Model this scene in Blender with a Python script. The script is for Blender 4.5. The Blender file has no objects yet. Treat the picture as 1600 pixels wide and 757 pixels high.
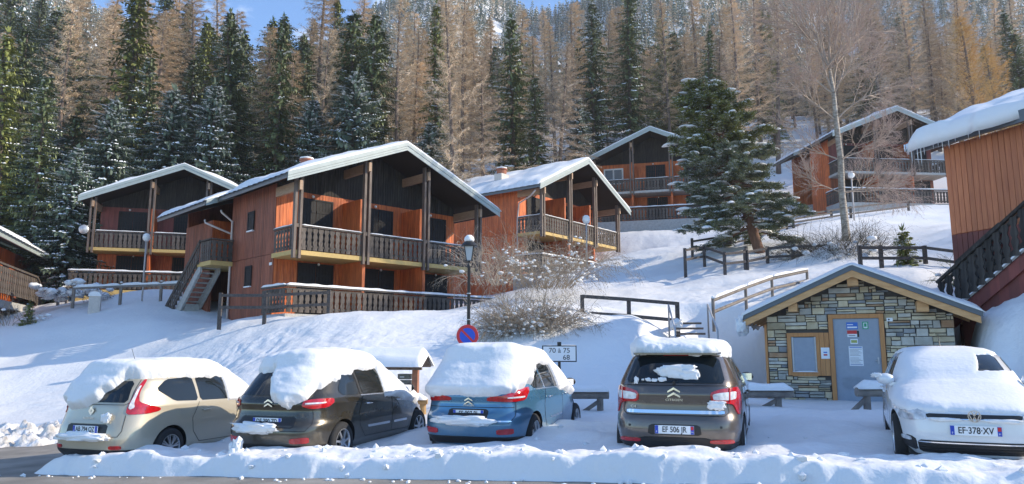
import bpy, bmesh, math, random
import numpy as np
from mathutils import Vector, Matrix, noise as mnoise
R = math.radians
rnd = random.Random(11)
sc = bpy.context.scene
col = sc.collection

# ------------------------------------------------------------------ camera
F_PX, CX, CY, PITCH, CAM_Z = 1156.0, 800.0, 378.5, R(8.5), 1.6
cam = bpy.data.cameras.new('camera')
cam_o = bpy.data.objects.new('camera', cam); col.objects.link(cam_o)
cam.sensor_width = 36.0; cam.lens = 36.0*F_PX/1600.0
cam.clip_start = 0.1; cam.clip_end = 3000
cam_o.location = (0, 0, CAM_Z); cam_o.rotation_euler = (R(90)+PITCH, 0, 0)
sc.camera = cam_o

# ------------------------------------------------------------------ world and sun
SUN_AZ, SUN_EL = R(90), R(29)       # azimuth clockwise from +Y
W = bpy.data.worlds.new("World"); sc.world = W; W.use_nodes = True
nt = W.node_tree; nt.nodes.clear()
out = nt.nodes.new('ShaderNodeOutputWorld'); bg = nt.nodes.new('ShaderNodeBackground')
sky = nt.nodes.new('ShaderNodeTexSky'); sky.sky_type = 'NISHITA'; sky.sun_disc = False
sky.sun_elevation = SUN_EL; sky.sun_rotation = SUN_AZ; sky.altitude = 1500; sky.air_density = 1.25; sky.dust_density = 0.4; sky.ozone_density = 3.0
tc = nt.nodes.new('ShaderNodeTexCoord'); mp = nt.nodes.new('ShaderNodeMapping'); mp.inputs['Scale'].default_value = (1, 1, 2.6)
cn = nt.nodes.new('ShaderNodeTexNoise'); cn.inputs['Scale'].default_value = 4.5; cn.inputs['Detail'].default_value = 7; cn.inputs['Roughness'].default_value = .55
cr = nt.nodes.new('ShaderNodeValToRGB'); cr.color_ramp.elements[0].position = .56; cr.color_ramp.elements[1].position = .74
mx = nt.nodes.new('ShaderNodeMixRGB'); mx.inputs[2].default_value = (7.5, 7.9, 8.6, 1)
nt.links.new(tc.outputs['Generated'], mp.inputs[0]); nt.links.new(mp.outputs[0], cn.inputs['Vector'])
nt.links.new(cn.outputs['Fac'], cr.inputs[0]); nt.links.new(cr.outputs[0], mx.inputs[0])
tn = nt.nodes.new('ShaderNodeMixRGB'); tn.blend_type = 'MULTIPLY'; tn.inputs[0].default_value = 1.0; tn.inputs[2].default_value = (.80, 1.0, 1.20, 1)
nt.links.new(sky.outputs[0], tn.inputs[1]); nt.links.new(tn.outputs[0], mx.inputs[1]); nt.links.new(mx.outputs[0], bg.inputs[0]); nt.links.new(bg.outputs[0], out.inputs[0])
bg.inputs[1].default_value = 0.15
sun = bpy.data.lights.new('sun', 'SUN'); sun.energy = 4.5; sun.angle = R(0.5); sun.color = (1.0, .875, .69)
sun_o = bpy.data.objects.new('sun', sun); col.objects.link(sun_o)
sdir = Vector((math.sin(SUN_AZ)*math.cos(SUN_EL), math.cos(SUN_AZ)*math.cos(SUN_EL), math.sin(SUN_EL)))
sun_o.rotation_euler = sdir.to_track_quat('Z', 'Y').to_euler(); sun_o.location = sdir*60
sc.view_settings.view_transform = 'Standard'; sc.view_settings.look = 'None'
sc.view_settings.exposure = 0.70; sc.view_settings.gamma = 1.0; sc.view_settings.use_curve_mapping = False
sc.render.engine = 'CYCLES'; sc.cycles.use_denoising = True
sc.cycles.max_bounces = 6; sc.cycles.diffuse_bounces = 3; sc.cycles.glossy_bounces = 3; sc.cycles.transmission_bounces = 4; sc.cycles.volume_bounces = 0

# ------------------------------------------------------------------ pixel helpers
def ray(px, py):
    v = (CY-py)/F_PX; h = (px-CX)/F_PX
    return Vector((h, math.cos(PITCH)-v*math.sin(PITCH), math.sin(PITCH)+v*math.cos(PITCH)))
def at(px, py, Y):
    r = ray(px, py); t = Y/r.y
    return Vector((r.x*t, Y, CAM_Z+r.z*t))

# ------------------------------------------------------------------ mesh helpers
class MB:
    def __init__(s): s.v = []; s.f = []; s.m = []
    def add(s, vs, fs, m=0):
        b = len(s.v); s.v.extend([tuple(p) for p in vs]); s.f.extend([tuple(i+b for i in f) for f in fs]); s.m.extend([m]*len(fs)); return s
    def box(s, a, b, m=0):
        x0, y0, z0 = a; x1, y1, z1 = b
        return s.add([(x0,y0,z0),(x1,y0,z0),(x1,y1,z0),(x0,y1,z0),(x0,y0,z1),(x1,y0,z1),(x1,y1,z1),(x0,y1,z1)],
            [(0,3,2,1),(4,5,6,7),(0,1,5,4),(1,2,6,5),(2,3,7,6),(3,0,4,7)], m)
    def beam(s, p, q, w, h, m=0, up=(0,0,1)):
        p = Vector(p); q = Vector(q); d = (q-p).normalized(); u = Vector(up)
        r = d.cross(u)
        if r.length < 1e-4: r = Vector((1,0,0))
        r.normalize(); u = r.cross(d).normalized()
        r = r*(w/2); u = u*(h/2)
        vs = [p-r-u, p+r-u, p+r+u, p-r+u, q-r-u, q+r-u, q+r+u, q-r+u]
        return s.add(vs, [(0,1,2,3),(4,7,6,5),(0,4,5,1),(1,5,6,2),(2,6,7,3),(3,7,4,0)], m)
    def tube(s, pts, rad, n=8, m=0, cap=True):
        pts = [Vector(p) for p in pts]
        if not hasattr(rad, '__len__'): rad = [rad]*len(pts)
        vs = []; fs = []
        ref = Vector((0.3, .2, .93)).normalized()
        for i, p in enumerate(pts):
            d = (pts[min(i+1, len(pts)-1)]-pts[max(i-1, 0)]).normalized()
            a = d.cross(ref)
            if a.length < .1: a = d.cross(Vector((1,0,0)))
            a.normalize(); b = d.cross(a)
            for k in range(n):
                t = 2*math.pi*k/n; vs.append(p+(a*math.cos(t)+b*math.sin(t))*rad[i])
        for i in range(len(pts)-1):
            for k in range(n):
                k2 = (k+1) % n; fs.append((i*n+k, i*n+k2, (i+1)*n+k2, (i+1)*n+k))
        if cap: fs.append(tuple(range(n-1, -1, -1))); fs.append(tuple((len(pts)-1)*n+k for k in range(n)))
        return s.add(vs, fs, m)
    def lathe(s, prof, n=24, axis='Z', c=(0,0,0), m=0):
        vs = []; fs = []
        for (r, h) in prof:
            for k in range(n):
                t = 2*math.pi*k/n; a, b = r*math.cos(t), r*math.sin(t)
                p = (a, b, h) if axis == 'Z' else ((h, a, b) if axis == 'X' else (b, h, a))
                vs.append((p[0]+c[0], p[1]+c[1], p[2]+c[2]))
        for i in range(len(prof)-1):
            for k in range(n):
                k2 = (k+1) % n; fs.append((i*n+k, i*n+k2, (i+1)*n+k2, (i+1)*n+k))
        fs.append(tuple(range(n-1, -1, -1))); fs.append(tuple((len(prof)-1)*n+k for k in range(n)))
        return s.add(vs, fs, m)
    def prism(s, poly, d, m=0):   # poly: list of 3D points (planar), extruded by vector d
        n = len(poly); d = Vector(d); vs = [Vector(p) for p in poly]; vs += [p+d for p in vs]
        fs = [tuple(range(n-1, -1, -1)), tuple(range(n, 2*n))]
        fs += [(i, (i+1) % n, n+(i+1) % n, n+i) for i in range(n)]
        return s.add(vs, fs, m)
    def mesh(s, name, mats, smooth=False, fix=True):
        me = bpy.data.meshes.new(name); me.from_pydata(s.v, [], s.f)
        for mt in (mats if isinstance(mats, (list, tuple)) else [mats]): me.materials.append(mt)
        me.polygons.foreach_set('material_index', s.m)
        if smooth: me.polygons.foreach_set('use_smooth', [True]*len(s.f))
        if fix and len(s.f) < 30000:
            bm = bmesh.new(); bm.from_mesh(me); bmesh.ops.recalc_face_normals(bm, faces=bm.faces); bm.to_mesh(me); bm.free()
        me.update(); return me
    def build(s, name, mats, parent=None, smooth=False, **kw):
        return link(name, s.mesh(name, mats, smooth), parent, **kw)

def link(name, data, parent=None, loc=None, rz=None, kind=None, label=None, cat=None, group=None):
    o = bpy.data.objects.new(name, data); col.objects.link(o)
    if parent is not None: o.parent = parent
    if loc is not None: o.location = loc
    if rz is not None: o.rotation_euler = (0, 0, rz)
    tag(o, label, cat, group, kind); return o
def tag(o, label=None, cat=None, group=None, kind=None):
    if label: o['label'] = label
    if cat: o['category'] = cat
    if group: o['group'] = group
    if kind: o['kind'] = kind
    return o
def empty(name, loc=(0,0,0), rz=0, label=None, cat=None, group=None, parent=None):
    o = link(name, None, parent, loc, rz, None, label, cat, group); o.empty_display_size = .3; return o
def npmesh(name, V, Fq, mats, smooth=True, midx=None):
    me = bpy.data.meshes.new(name); V = np.asarray(V, np.float32); Fq = np.asarray(Fq, np.int32); k = Fq.shape[1]
    me.vertices.add(len(V)); me.vertices.foreach_set('co', V.ravel())
    me.loops.add(Fq.size); me.loops.foreach_set('vertex_index', Fq.ravel())
    me.polygons.add(len(Fq)); me.polygons.foreach_set('loop_start', np.arange(0, Fq.size, k, dtype=np.int32))
    for mt in (mats if isinstance(mats, (list, tuple)) else [mats]): me.materials.append(mt)
    if midx is not None: me.polygons.foreach_set('material_index', np.asarray(midx, np.int32))
    if smooth: me.polygons.foreach_set('use_smooth', np.ones(len(Fq), bool))
    me.update(calc_edges=True); me.validate(); return me
def grid_faces(nr, nc, wrap=False):
    i = np.arange(nr-1)[:, None]; j = np.arange(nc if wrap else nc-1)[None, :]; j2 = (j+1) % nc
    return np.stack([i*nc+j, i*nc+j2, (i+1)*nc+j2, (i+1)*nc+j], -1).reshape(-1, 4)

# numpy value noise
_rs = np.random.RandomState(5); _tab = _rs.rand(256, 256)
def vnoise(x, y, seed=0):
    x = np.asarray(x, float)+seed*17.31; y = np.asarray(y, float)+seed*9.77
    xi = np.floor(x).astype(int); yi = np.floor(y).astype(int); fx = x-xi; fy = y-yi
    fx = fx*fx*fx*(fx*(fx*6-15)+10); fy = fy*fy*fy*(fy*(fy*6-15)+10)
    a = _tab[xi & 255, yi & 255]; b = _tab[(xi+1) & 255, yi & 255]; c = _tab[xi & 255, (yi+1) & 255]; d = _tab[(xi+1) & 255, (yi+1) & 255]
    return (a*(1-fx)+b*fx)*(1-fy)+(c*(1-fx)+d*fx)*fy-.5
def fbm(x, y, oct=4, seed=0, rough=.5):
    s = 0; a = 1.0
    for k in range(oct): s = s+a*vnoise(np.asarray(x)*2**k, np.asarray(y)*2**k, seed+k*3); a *= rough
    return s
def sstep(a, b, x):
    t = np.clip((np.asarray(x, float)-a)/(b-a), 0, 1); return t*t*(3-2*t)

# ------------------------------------------------------------------ materials
def mat(name, color, rough=.7, metal=0.0, var=0.0, vscale=8.0, bump=0.0, bscale=30.0, stretch=(1,1,1), color2=None, coat=0.0, spec=.5, emit=None, detail=5.0, rand=0.0, boards=0.0):
    m = bpy.data.materials.new(name); m.use_nodes = True; n = m.node_tree; b = n.nodes['Principled BSDF']
    b.inputs['Base Color'].default_value = (*color, 1); b.inputs['Roughness'].default_value = rough; b.inputs['Metallic'].default_value = metal
    b.inputs['Coat Weight'].default_value = coat; b.inputs['Coat Roughness'].default_value = .04; b.inputs['Specular IOR Level'].default_value = spec
    if emit: b.inputs['Emission Color'].default_value = (*emit[0], 1); b.inputs['Emission Strength'].default_value = emit[1]
    t = n.nodes.new('ShaderNodeTexCoord'); mpp = n.nodes.new('ShaderNodeMapping'); mpp.inputs['Scale'].default_value = stretch
    n.links.new(t.outputs['Object'], mpp.inputs[0])
    src = None
    if var > 0 or color2:
        nz = n.nodes.new('ShaderNodeTexNoise'); nz.inputs['Scale'].default_value = vscale; nz.inputs['Detail'].default_value = detail
        n.links.new(mpp.outputs[0], nz.inputs['Vector'])
        rp = n.nodes.new('ShaderNodeValToRGB'); rp.color_ramp.elements[0].position = .3; rp.color_ramp.elements[1].position = .7
        c2 = color2 if color2 else tuple(min(1, c*(1+var)) for c in color)
        c1 = color if color2 else tuple(c*(1-var) for c in color)
        rp.color_ramp.elements[0].color = (*c1, 1); rp.color_ramp.elements[1].color = (*c2, 1)
        n.links.new(nz.outputs['Fac'], rp.inputs[0]); src = rp.outputs[0]
    if boards > 0 and src:      # every board weathers to its own tone
        sx = n.nodes.new('ShaderNodeSeparateXYZ'); n.links.new(t.outputs['Object'], sx.inputs[0]); ad = n.nodes.new('ShaderNodeMath'); n.links.new(sx.outputs['X'], ad.inputs[0]); n.links.new(sx.outputs['Y'], ad.inputs[1])
        ml = n.nodes.new('ShaderNodeMath'); ml.operation = 'MULTIPLY'; ml.inputs[1].default_value = 6.1; n.links.new(ad.outputs[0], ml.inputs[0]); fl = n.nodes.new('ShaderNodeMath'); fl.operation = 'FLOOR'; n.links.new(ml.outputs[0], fl.inputs[0])
        wn = n.nodes.new('ShaderNodeTexWhiteNoise'); wn.noise_dimensions = '1D'; n.links.new(fl.outputs[0], wn.inputs['W']); m4 = n.nodes.new('ShaderNodeMapRange'); m4.inputs['To Min'].default_value = 1-boards; m4.inputs['To Max'].default_value = 1+boards; n.links.new(wn.outputs['Value'], m4.inputs['Value'])
        wear = n.nodes.new('ShaderNodeTexNoise'); wear.inputs['Scale'].default_value = .9; wear.inputs['Detail'].default_value = 4; n.links.new(t.outputs['Object'], wear.inputs['Vector']); m5 = n.nodes.new('ShaderNodeMapRange'); m5.inputs['From Min'].default_value = .3; m5.inputs['From Max'].default_value = .7; m5.inputs['To Min'].default_value = .80; m5.inputs['To Max'].default_value = 1.18; n.links.new(wear.outputs['Fac'], m5.inputs['Value'])
        m6 = n.nodes.new('ShaderNodeMath'); m6.operation = 'MULTIPLY'; n.links.new(m4.outputs[0], m6.inputs[0]); n.links.new(m5.outputs[0], m6.inputs[1])
        h2 = n.nodes.new('ShaderNodeHueSaturation'); n.links.new(m6.outputs[0], h2.inputs['Value']); n.links.new(src, h2.inputs['Color']); src = h2.outputs[0]
    if rand > 0:
        oi = n.nodes.new('ShaderNodeObjectInfo'); mr = n.nodes.new('ShaderNodeMapRange')
        mr.inputs['To Min'].default_value = 1-rand; mr.inputs['To Max'].default_value = 1+rand
        n.links.new(oi.outputs['Random'], mr.inputs['Value'])
        hs = n.nodes.new('ShaderNodeHueSaturation'); n.links.new(mr.outputs[0], hs.inputs['Value'])
        if src: n.links.new(src, hs.inputs['Color'])
        else: hs.inputs['Color'].default_value = (*color, 1)
        src = hs.outputs[0]
    if src: n.links.new(src, b.inputs['Base Color'])
    if bump > 0:
        nb = n.nodes.new('ShaderNodeTexNoise'); nb.inputs['Scale'].default_value = bscale; nb.inputs['Detail'].default_value = 6
        n.links.new(mpp.outputs[0], nb.inputs['Vector'])
        bp = n.nodes.new('ShaderNodeBump'); bp.inputs['Strength'].default_value = 1.0; bp.inputs['Distance'].default_value = bump
        n.links.new(nb.outputs['Fac'], bp.inputs['Height']); n.links.new(bp.outputs[0], b.inputs['Normal'])
    return m
M = {}
M['snow'] = mat('snow', (.76, .76, .76), .55, bump=.022, bscale=7, spec=.3)
M['snow_soft'] = mat('snow_soft', (.78, .78, .78), .5, bump=.006, bscale=22, spec=.3)
M['snow_dirty'] = mat('snow_dirty', (.84, .85, .87), .7, color2=(.50, .44, .36), vscale=3.2, bump=.05, bscale=9)
M['ice'] = mat('ice', (.8, .86, .9), .1, spec=.8)
M['asphalt'] = mat('asphalt', (.15, .135, .115), .75, color2=(.32, .29, .25), vscale=1.1, bump=.006, bscale=90, detail=10)
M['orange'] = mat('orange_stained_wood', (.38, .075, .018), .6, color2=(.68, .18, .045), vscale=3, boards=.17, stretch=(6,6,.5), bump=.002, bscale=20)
M['orange_bounce_lit'] = mat('bounce_lit_orange_wood', (.46, .10, .022), .6, color2=(.70, .19, .045), vscale=3, boards=.17, stretch=(6,6,.5), bump=.002, bscale=20)  # brighter copy of the orange stain, bounced light put into the colour
M['orange_grey'] = mat('weathered_orange_wood', (.42, .125, .050), .6, color2=(.56, .19, .075), vscale=3, stretch=(6,6,.5), bump=.002, bscale=20, rand=.12)
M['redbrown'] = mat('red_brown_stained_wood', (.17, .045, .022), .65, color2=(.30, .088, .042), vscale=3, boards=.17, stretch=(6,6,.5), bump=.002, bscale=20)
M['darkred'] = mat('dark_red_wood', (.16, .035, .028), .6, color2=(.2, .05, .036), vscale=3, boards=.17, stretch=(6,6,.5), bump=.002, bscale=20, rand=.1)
M['black_wood'] = mat('black_stained_wood', (.022, .019, .017), .7, spec=.2, color2=(.070, .062, .055), vscale=3, boards=.17, stretch=(6,6,.5), bump=.002, bscale=20, rand=.3)
M['slat_wood'] = mat('weathered_black_slat_wood', (.045, .036, .030), .7, spec=.3, color2=(.12, .10, .085), vscale=4, stretch=(4,4,1), bump=.002, bscale=20, rand=.35)
M['grey_slat'] = mat('silvery_weathered_slat_wood', (.11, .10, .09), .7, color2=(.22, .20, .18), vscale=4, stretch=(4,4,1), bump=.002, bscale=20, rand=.25)
M['post_wood'] = mat('dark_brown_post_wood', (.075, .052, .040), .6, color2=(.17, .125, .10), vscale=4, stretch=(5,5,.5), bump=.002, bscale=20)
M['beam_wood'] = mat('light_brown_beam_wood', (.30, .19, .12), .6, color2=(.42, .28, .18), vscale=4, stretch=(1,1,6), bump=.002, bscale=20)
M['pine'] = mat('fresh_pine_wood', (.50, .25, .09), .5, color2=(.64, .36, .15), vscale=3, stretch=(1,1,5), bump=.002, bscale=20)
M['pine_frame'] = mat('orange_pine_frame_wood', (.42, .17, .05), .5, color2=(.55, .25, .08), vscale=4, stretch=(5,5,.6), bump=.002, bscale=20)
M['yellow'] = mat('ochre_painted_soffit', (.52, .36, .13), .7, var=.08)
M['roof_metal'] = mat('grey_green_fascia_metal', (.34, .39, .38), .4, var=.06, vscale=3, spec=.5)
M['zinc'] = mat('dark_zinc_sheet', (.10, .115, .13), .45, metal=.3)
M['soffit_dark'] = mat('dark_soffit_boards', (.028, .020, .015), .8, spec=.2)
M['concrete'] = mat('grey_concrete', (.38, .37, .35), .85, var=.15, bump=.003, bscale=40)
M['pipe'] = mat('pale_pipe_plastic', (.50, .42, .38), .4)
M['shutter'] = mat('black_shutter_paint', (.018, .017, .018), .6, spec=.25, var=.2)
M['white_paint'] = mat('white_paint', (.8, .8, .8), .4)
M['lamp_glass'] = mat('milky_lamp_glass', (.80, .80, .78), .2, spec=.6)
M['iron'] = mat('black_cast_iron', (.012, .012, .013), .4, spec=.5)
M['galv'] = mat('galvanised_steel', (.45, .46, .48), .45, metal=.6, var=.1)
M['door_grey'] = mat('grey_blue_steel_door', (.27, .31, .37), .4, var=.05)
M['rail_wood'] = mat('weathered_fence_wood', (.040, .034, .034), .8, color2=(.10, .085, .078), vscale=5, stretch=(3,3,3), bump=.003, bscale=20)
M['log_wood'] = mat('grey_round_log_wood', (.13, .11, .10), .8, color2=(.25, .22, .19), vscale=5, bump=.003, bscale=20)
M['orange_log'] = mat('honey_coloured_rail_wood', (.35, .20, .07), .6, color2=(.45, .28, .12), vscale=5)
M['bark'] = mat('brown_bark', (.085, .06, .048), .9, color2=(.20, .155, .13), vscale=5, stretch=(3,3,.7), bump=.02, bscale=12)
M['pine_bark'] = mat('reddish_pine_bark', (.12, .06, .04), .9, color2=(.22, .12, .08), vscale=4, stretch=(3,3,.7), bump=.02, bscale=12)
M['birch_bark'] = mat('pale_birch_bark', (.46, .41, .34), .7, color2=(.15, .115, .09), vscale=3, stretch=(2,2,5), bump=.005, bscale=12)
M['chim'] = mat('chimney_render', (.55, .50, .45), .8, var=.1)
M['terracotta'] = mat('terracotta_cap', (.32, .12, .07), .8, var=.2)
# car materials
M['glass'] = mat('dark_car_glass', (.010, .014, .016), .03, spec=.55)
M['glass_win'] = mat('window_glass', (.035, .04, .045), .05, spec=.7)
M['black_plastic'] = mat('black_plastic', (.014, .014, .015), .5)
M['tyre'] = mat('tyre_rubber', (.016, .016, .017), .85)
M['rim'] = mat('alloy_rim', (.55, .56, .58), .3, metal=.8)
M['chrome'] = mat('chrome', (.75, .76, .78), .12, metal=1.0)
M['red_lens'] = mat('red_lamp_lens', (.42, .008, .012), .1, spec=.7, coat=.5, var=.35, vscale=14)
M['clear_lens'] = mat('clear_lamp_lens', (.62, .62, .64), .12, spec=.7, coat=.5, var=.25, vscale=18)
M['head_lens'] = mat('headlamp_lens', (.22, .24, .26), .08, color2=(.75, .77, .8), vscale=9, spec=.9, coat=.6)
M['seam'] = mat('panel_gap_shadow_rubber', (.006, .006, .006), .7)
M['plate_white'] = mat('plate_white', (.78, .80, .82), .35)
M['plate_blue'] = mat('plate_blue', (.01, .05, .42), .35)
M['ink'] = mat('black_ink', (.01, .01, .012), .5)
M['pap'] = mat('white_paper', (.78, .79, .80), .6)
M['red_ink'] = mat('red_ink', (.55, .03, .03), .5)
M['green_ink'] = mat('green_ink', (.02, .30, .14), .5)
M['blue_ink'] = mat('blue_ink', (.03, .14, .50), .5)
M['sign_red'] = mat('sign_red', (.55, .02, .03), .35)
M['sign_blue'] = mat('sign_blue', (.01, .07, .52), .35)
M['brass'] = mat('yellow_label_plastic', (.35, .38, .10), .5)

def road_u(X, Y): return X*math.cos(R(19))-Y*math.sin(R(19))
def road_v(X, Y): return X*math.sin(R(19))+Y*math.cos(R(19))
def uv(u, v): return (u*math.cos(R(19))+v*math.sin(R(19)), -u*math.sin(R(19))+v*math.cos(R(19)))
def plane_z(X, Y=0): return .045*X

# ------------------------------------------------------------------ terrain
ctl = []
def cp(px, py, Y): p = at(px, py, Y); ctl.append((p.x, p.y, p.z))
def cw(X, Y, z): ctl.append((X, Y, z))
for X in (-9, -4, 0, 4, 8):                      # parking strip
    for v in (10.2, 13.5, 16.5):
        x, y = uv(X, v); cw(x, y, plane_z(x)+.10+(v-10.2)*.025)
cp(640, 636, 18.0); cp(935, 634, 17.6); cp(1200, 628, 17.5); cp(1290, 624, 18.6); cp(1400, 622, 18.0); cw(11.5, 17, 1.0)
cw(-13, 19, -.45); cw(-20, 19, -.6); cw(-30, 18, -.7)
cp(480, 575, 21.0); cp(640, 570, 21); cp(740, 560, 21.5); 
cp(190, 561, 29.5); cp(69, 568, 30); cp(0, 572, 30.5); cp(300, 527, 29.5); cp(364, 502, 30); cp(430, 560, 23); cp(300, 600, 24); cp(130, 625, 26); cp(0, 630, 27); cp(240, 500, 33.5); cp(100, 505, 35); cp(0, 515, 35); cp(147, 489, 37.5); cp(30, 495, 39)
cp(520, 492, 27.5); cp(650, 486, 28.5); cp(740, 484, 29); cw(-8, 32, 3.0); cw(-3, 36, 3.2); cw(-13, 34, 3.0); cw(-16, 40, 4.4)
cp(275, 487, 36); cp(200, 457, 42); cp(300, 457, 42); cp(130, 474, 41); cp(30, 480, 46); cp(70, 445, 54)
cw(-20, 46, 5.4); cw(-15, 50, 5.5); cw(-25, 54, 6.4)
cp(830, 520, 22); cp(950, 498, 24); cp(1050, 500, 23.5); cp(1085, 520, 21.5); cp(1150, 560, 19.5); cp(980, 560, 20); cp(1150, 480, 24.5)
cp(860, 440, 33); cp(960, 430, 38); cp(1060, 440, 33); cp(1060, 470, 27); cp(900, 455, 31); cw(8, 48, 6.4); cw(2, 46, 5.9); cw(0, 52, 6.4)
cp(1000, 360, 58); cp(1050, 362, 56); cp(985, 400, 46); cw(12, 64, 11.8); cw(20, 62, 12.3)
cp(1100, 425, 33); cp(1240, 412, 33); cp(1190, 392, 37); cp(1230, 440, 28); cp(1325, 385, 34); cp(1260, 345, 45); cp(1450, 322, 52); cp(1350, 330, 52); cw(25, 58, 12.4); cw(33, 60, 12.6)
cp(1420, 400, 31); cp(1460, 350, 42); cp(1430, 430, 25); cp(1560, 480, 19.5); cp(1600, 470, 17); cw(13, 22, 2.8); cw(16, 25, 4.2); cw(19, 28, 6.5)
cw(8.5, 24, 2.6); cp(1540, 540, 17.5); cw(12, 15, 1.1); cw(16, 14, 1.6)
for X, z in ((-75, 10), (-45, 8.5), (-30, 8.5), (-10, 11), (10, 13.5), (40, 16), (70, 18)): cw(X, 60, z) if X != 10 and X != 40 else cw(X, 70, z+2.5)
for X, z in ((-100, 34), (-60, 27), (-20, 25), (20, 26), (60, 28), (110, 32)): cw(X, 85, z)
for X, z in ((-140, 66), (-75, 44), (-45, 37), (0, 38), (70, 42), (140, 46)): cw(X, 120, z)
for X, z in ((-200, 105), (-120, 74), (-70, 60), (0, 60), (120, 58), (220, 70)): cw(X, 180, z)
for X, z in ((-300, 120), (-110, 88), (0, 108), (150, 115), (300, 120)): cw(X, 300, z)
for X, z in ((-450, 215), (-300, 185), (-190, 150), (-115, 178), (-30, 232), (100, 245), (300, 250), (480, 240)): cw(X, 450, z)
for X, z in ((-450, 90), (-200, 90), (0, 190), (450, 190)): cw(X, 620, z)
ctl = np.array(ctl)
def _phi(r2): return np.where(r2 > 1e-9, r2*np.log(np.maximum(r2, 1e-9)), 0)
# work in compressed coordinates so the far hillside does not swamp the near ground
def _c(X, Y):
    r = np.hypot(X, Y)+1e-9; k = np.where(r > 45, (45+60*np.log(np.maximum(r, 45)/45))/r, 1.0); return X*k/20, Y*k/20
_cx, _cy = _c(ctl[:, 0], ctl[:, 1]); _n = len(ctl)
_K = _phi((_cx[:, None]-_cx)**2+(_cy[:, None]-_cy)**2)+np.eye(_n)*.002
_P = np.stack([np.ones(_n), _cx, _cy], 1); _A = np.block([[_K, _P], [_P.T, np.zeros((3, 3))]])
_w = np.linalg.solve(_A, np.concatenate([ctl[:, 2], np.zeros(3)]))
def tps(X, Y):
    X = np.asarray(X, float); Y = np.asarray(Y, float); sh = X.shape; x, y = _c(X.ravel(), Y.ravel()); o = np.empty(len(x))
    for a in range(0, len(x), 20000):
        s = slice(a, a+20000); o[s] = _phi((x[s, None]-_cx)**2+(y[s, None]-_cy)**2)@_w[:_n]+_w[_n]+_w[_n+1]*x[s]+_w[_n+2]*y[s]
    return o.reshape(sh)
MOUNDS = []     # x, y, radius, height
def ground(X, Y, fine=True):
    X = np.asarray(X, float); Y = np.asarray(Y, float)
    v = road_v(X, Y); u = road_u(X, Y)
    g = tps(X, Y)
    for (mx_, my_, mr_, mh_) in MOUNDS: g = g+mh_*np.exp(-((X-mx_)**2+(Y-my_)**2)/mr_**2)
    pl = plane_z(X)
    near = pl+.10-.07*sstep(.8, 2.5, u)*(1-sstep(11, 13, v))+.05*(1-sstep(-1.5, .5, u))+np.clip(v-10.2, 0, 9)*.02
    g = near*(1-sstep(14, 17, v))+g*sstep(14, 17, v)
    if fine:
        g = g+fbm(X*.35, Y*.35, 3, 1)*.13*sstep(17, 22, v)
        g = g+(fbm(X*1.3, Y*1.3, 3, 7)*.045+fbm(X*5, Y*5, 2, 9)*.016)*sstep(10.2, 11.7, v)*(1-sstep(60, 90, Y))
        # tracks and ridges across the slope behind the cars
        rough = sstep(-.12, .10, fbm(X*.16+3, Y*.16, 2, 21))*sstep(17, 19, v)*(1-sstep(26, 30, Y))
        g = g+rough*(fbm(X*8.5, Y*5, 2, 31))*.075
        # wind ripples
        g = g+.045*np.sin((Y*1.4+2.2*fbm(X*.13, Y*.13, 2, 4))*2.6)*sstep(27, 31, Y)*(1-sstep(44, 50, Y))*sstep(2, 5, X)
        # lumps left between the parked cars
        g = g+np.clip(fbm(X*.9+5, Y*.9, 3, 14), 0, 1)*.20*sstep(10, 11, v)*(1-.8*sstep(2.5, 3.5, u))*(1-sstep(15, 17, v))
    hx = (X-6.95)*math.cos(R(25))-(Y-20.3)*math.sin(R(25)); hy = (X-6.95)*math.sin(R(25))+(Y-20.3)*math.cos(R(25))
    w = sstep(-4.5, -.4, hx)*(1-sstep(4.45, 5.2, hx))*sstep(-3.6, -1.6, hy)*(1-sstep(4.2, 5.2, hy)); g = g*(1-w)+(.37+.03*vnoise(X*2, Y*2))*w
    # where the road runs the ground sits below the asphalt; left of the bank it opens to a side road
    left = sstep(-10.9, -11.6, u)*(1-sstep(15.2, 16.0, v))
    low = np.maximum((1-sstep(9.55, 9.8, v)), left)
    g = g*(1-low)+(pl-.15)*low
    return g
def gz(X, Y): return float(ground(np.array([X]), np.array([Y]))[0])
ys = np.concatenate([np.arange(-14, 7, 1.0), np.arange(7, 30, .11), np.arange(30, 60, .28), 60*np.exp(np.linspace(0, math.log(12), 110))])
xs = np.concatenate([-34-60*(np.exp(np.linspace(math.log(12), 0, 50))-1)*1.0, np.arange(-33.5, -14, .3), np.arange(-14, 15, .11), np.arange(15, 34, .3), 34+60*(np.exp(np.linspace(0, math.log(12), 50))-1)])
xs = np.unique(np.round(xs, 3))
GX, GY = np.meshgrid(xs, ys)
# ------------------------------------------------------------------ ground, road, snow bank
MOUNDS += [(*at(1315, 410, 32.5)[:2], 1.5, .6), (*at(940, 420, 40)[:2], 1.5, .5), (*at(840, 500, 24.5)[:2], 2.2, .5), (*at(75, 655, 19.5)[:2], 1.7, .55)]
def make_ground():
    Z = ground(GX, GY)
    V = np.stack([GX, GY, Z], -1).reshape(-1, 3)
    me = npmesh('snow_ground', V, grid_faces(len(ys), len(xs)), M['snow'])
    link('snow_ground', me, kind='structure')
make_ground()
def make_road():
    us = np.arange(-60, 40, .5); vs_ = np.arange(-14, 16.5, .5)
    U, V_ = np.meshgrid(us, vs_); X, Y = uv(U, V_)
    Z = plane_z(X)+.006*vnoise(X, Y)
    keep = ~((V_[:-1, :-1] > 9.3) & (U[:-1, :-1] > -11.5))
    f = grid_faces(len(vs_), len(us))[keep.ravel()]
    link('road', npmesh('road', np.stack([X, Y, Z], -1).reshape(-1, 3), f, M['asphalt']), kind='structure')
make_road()
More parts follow.
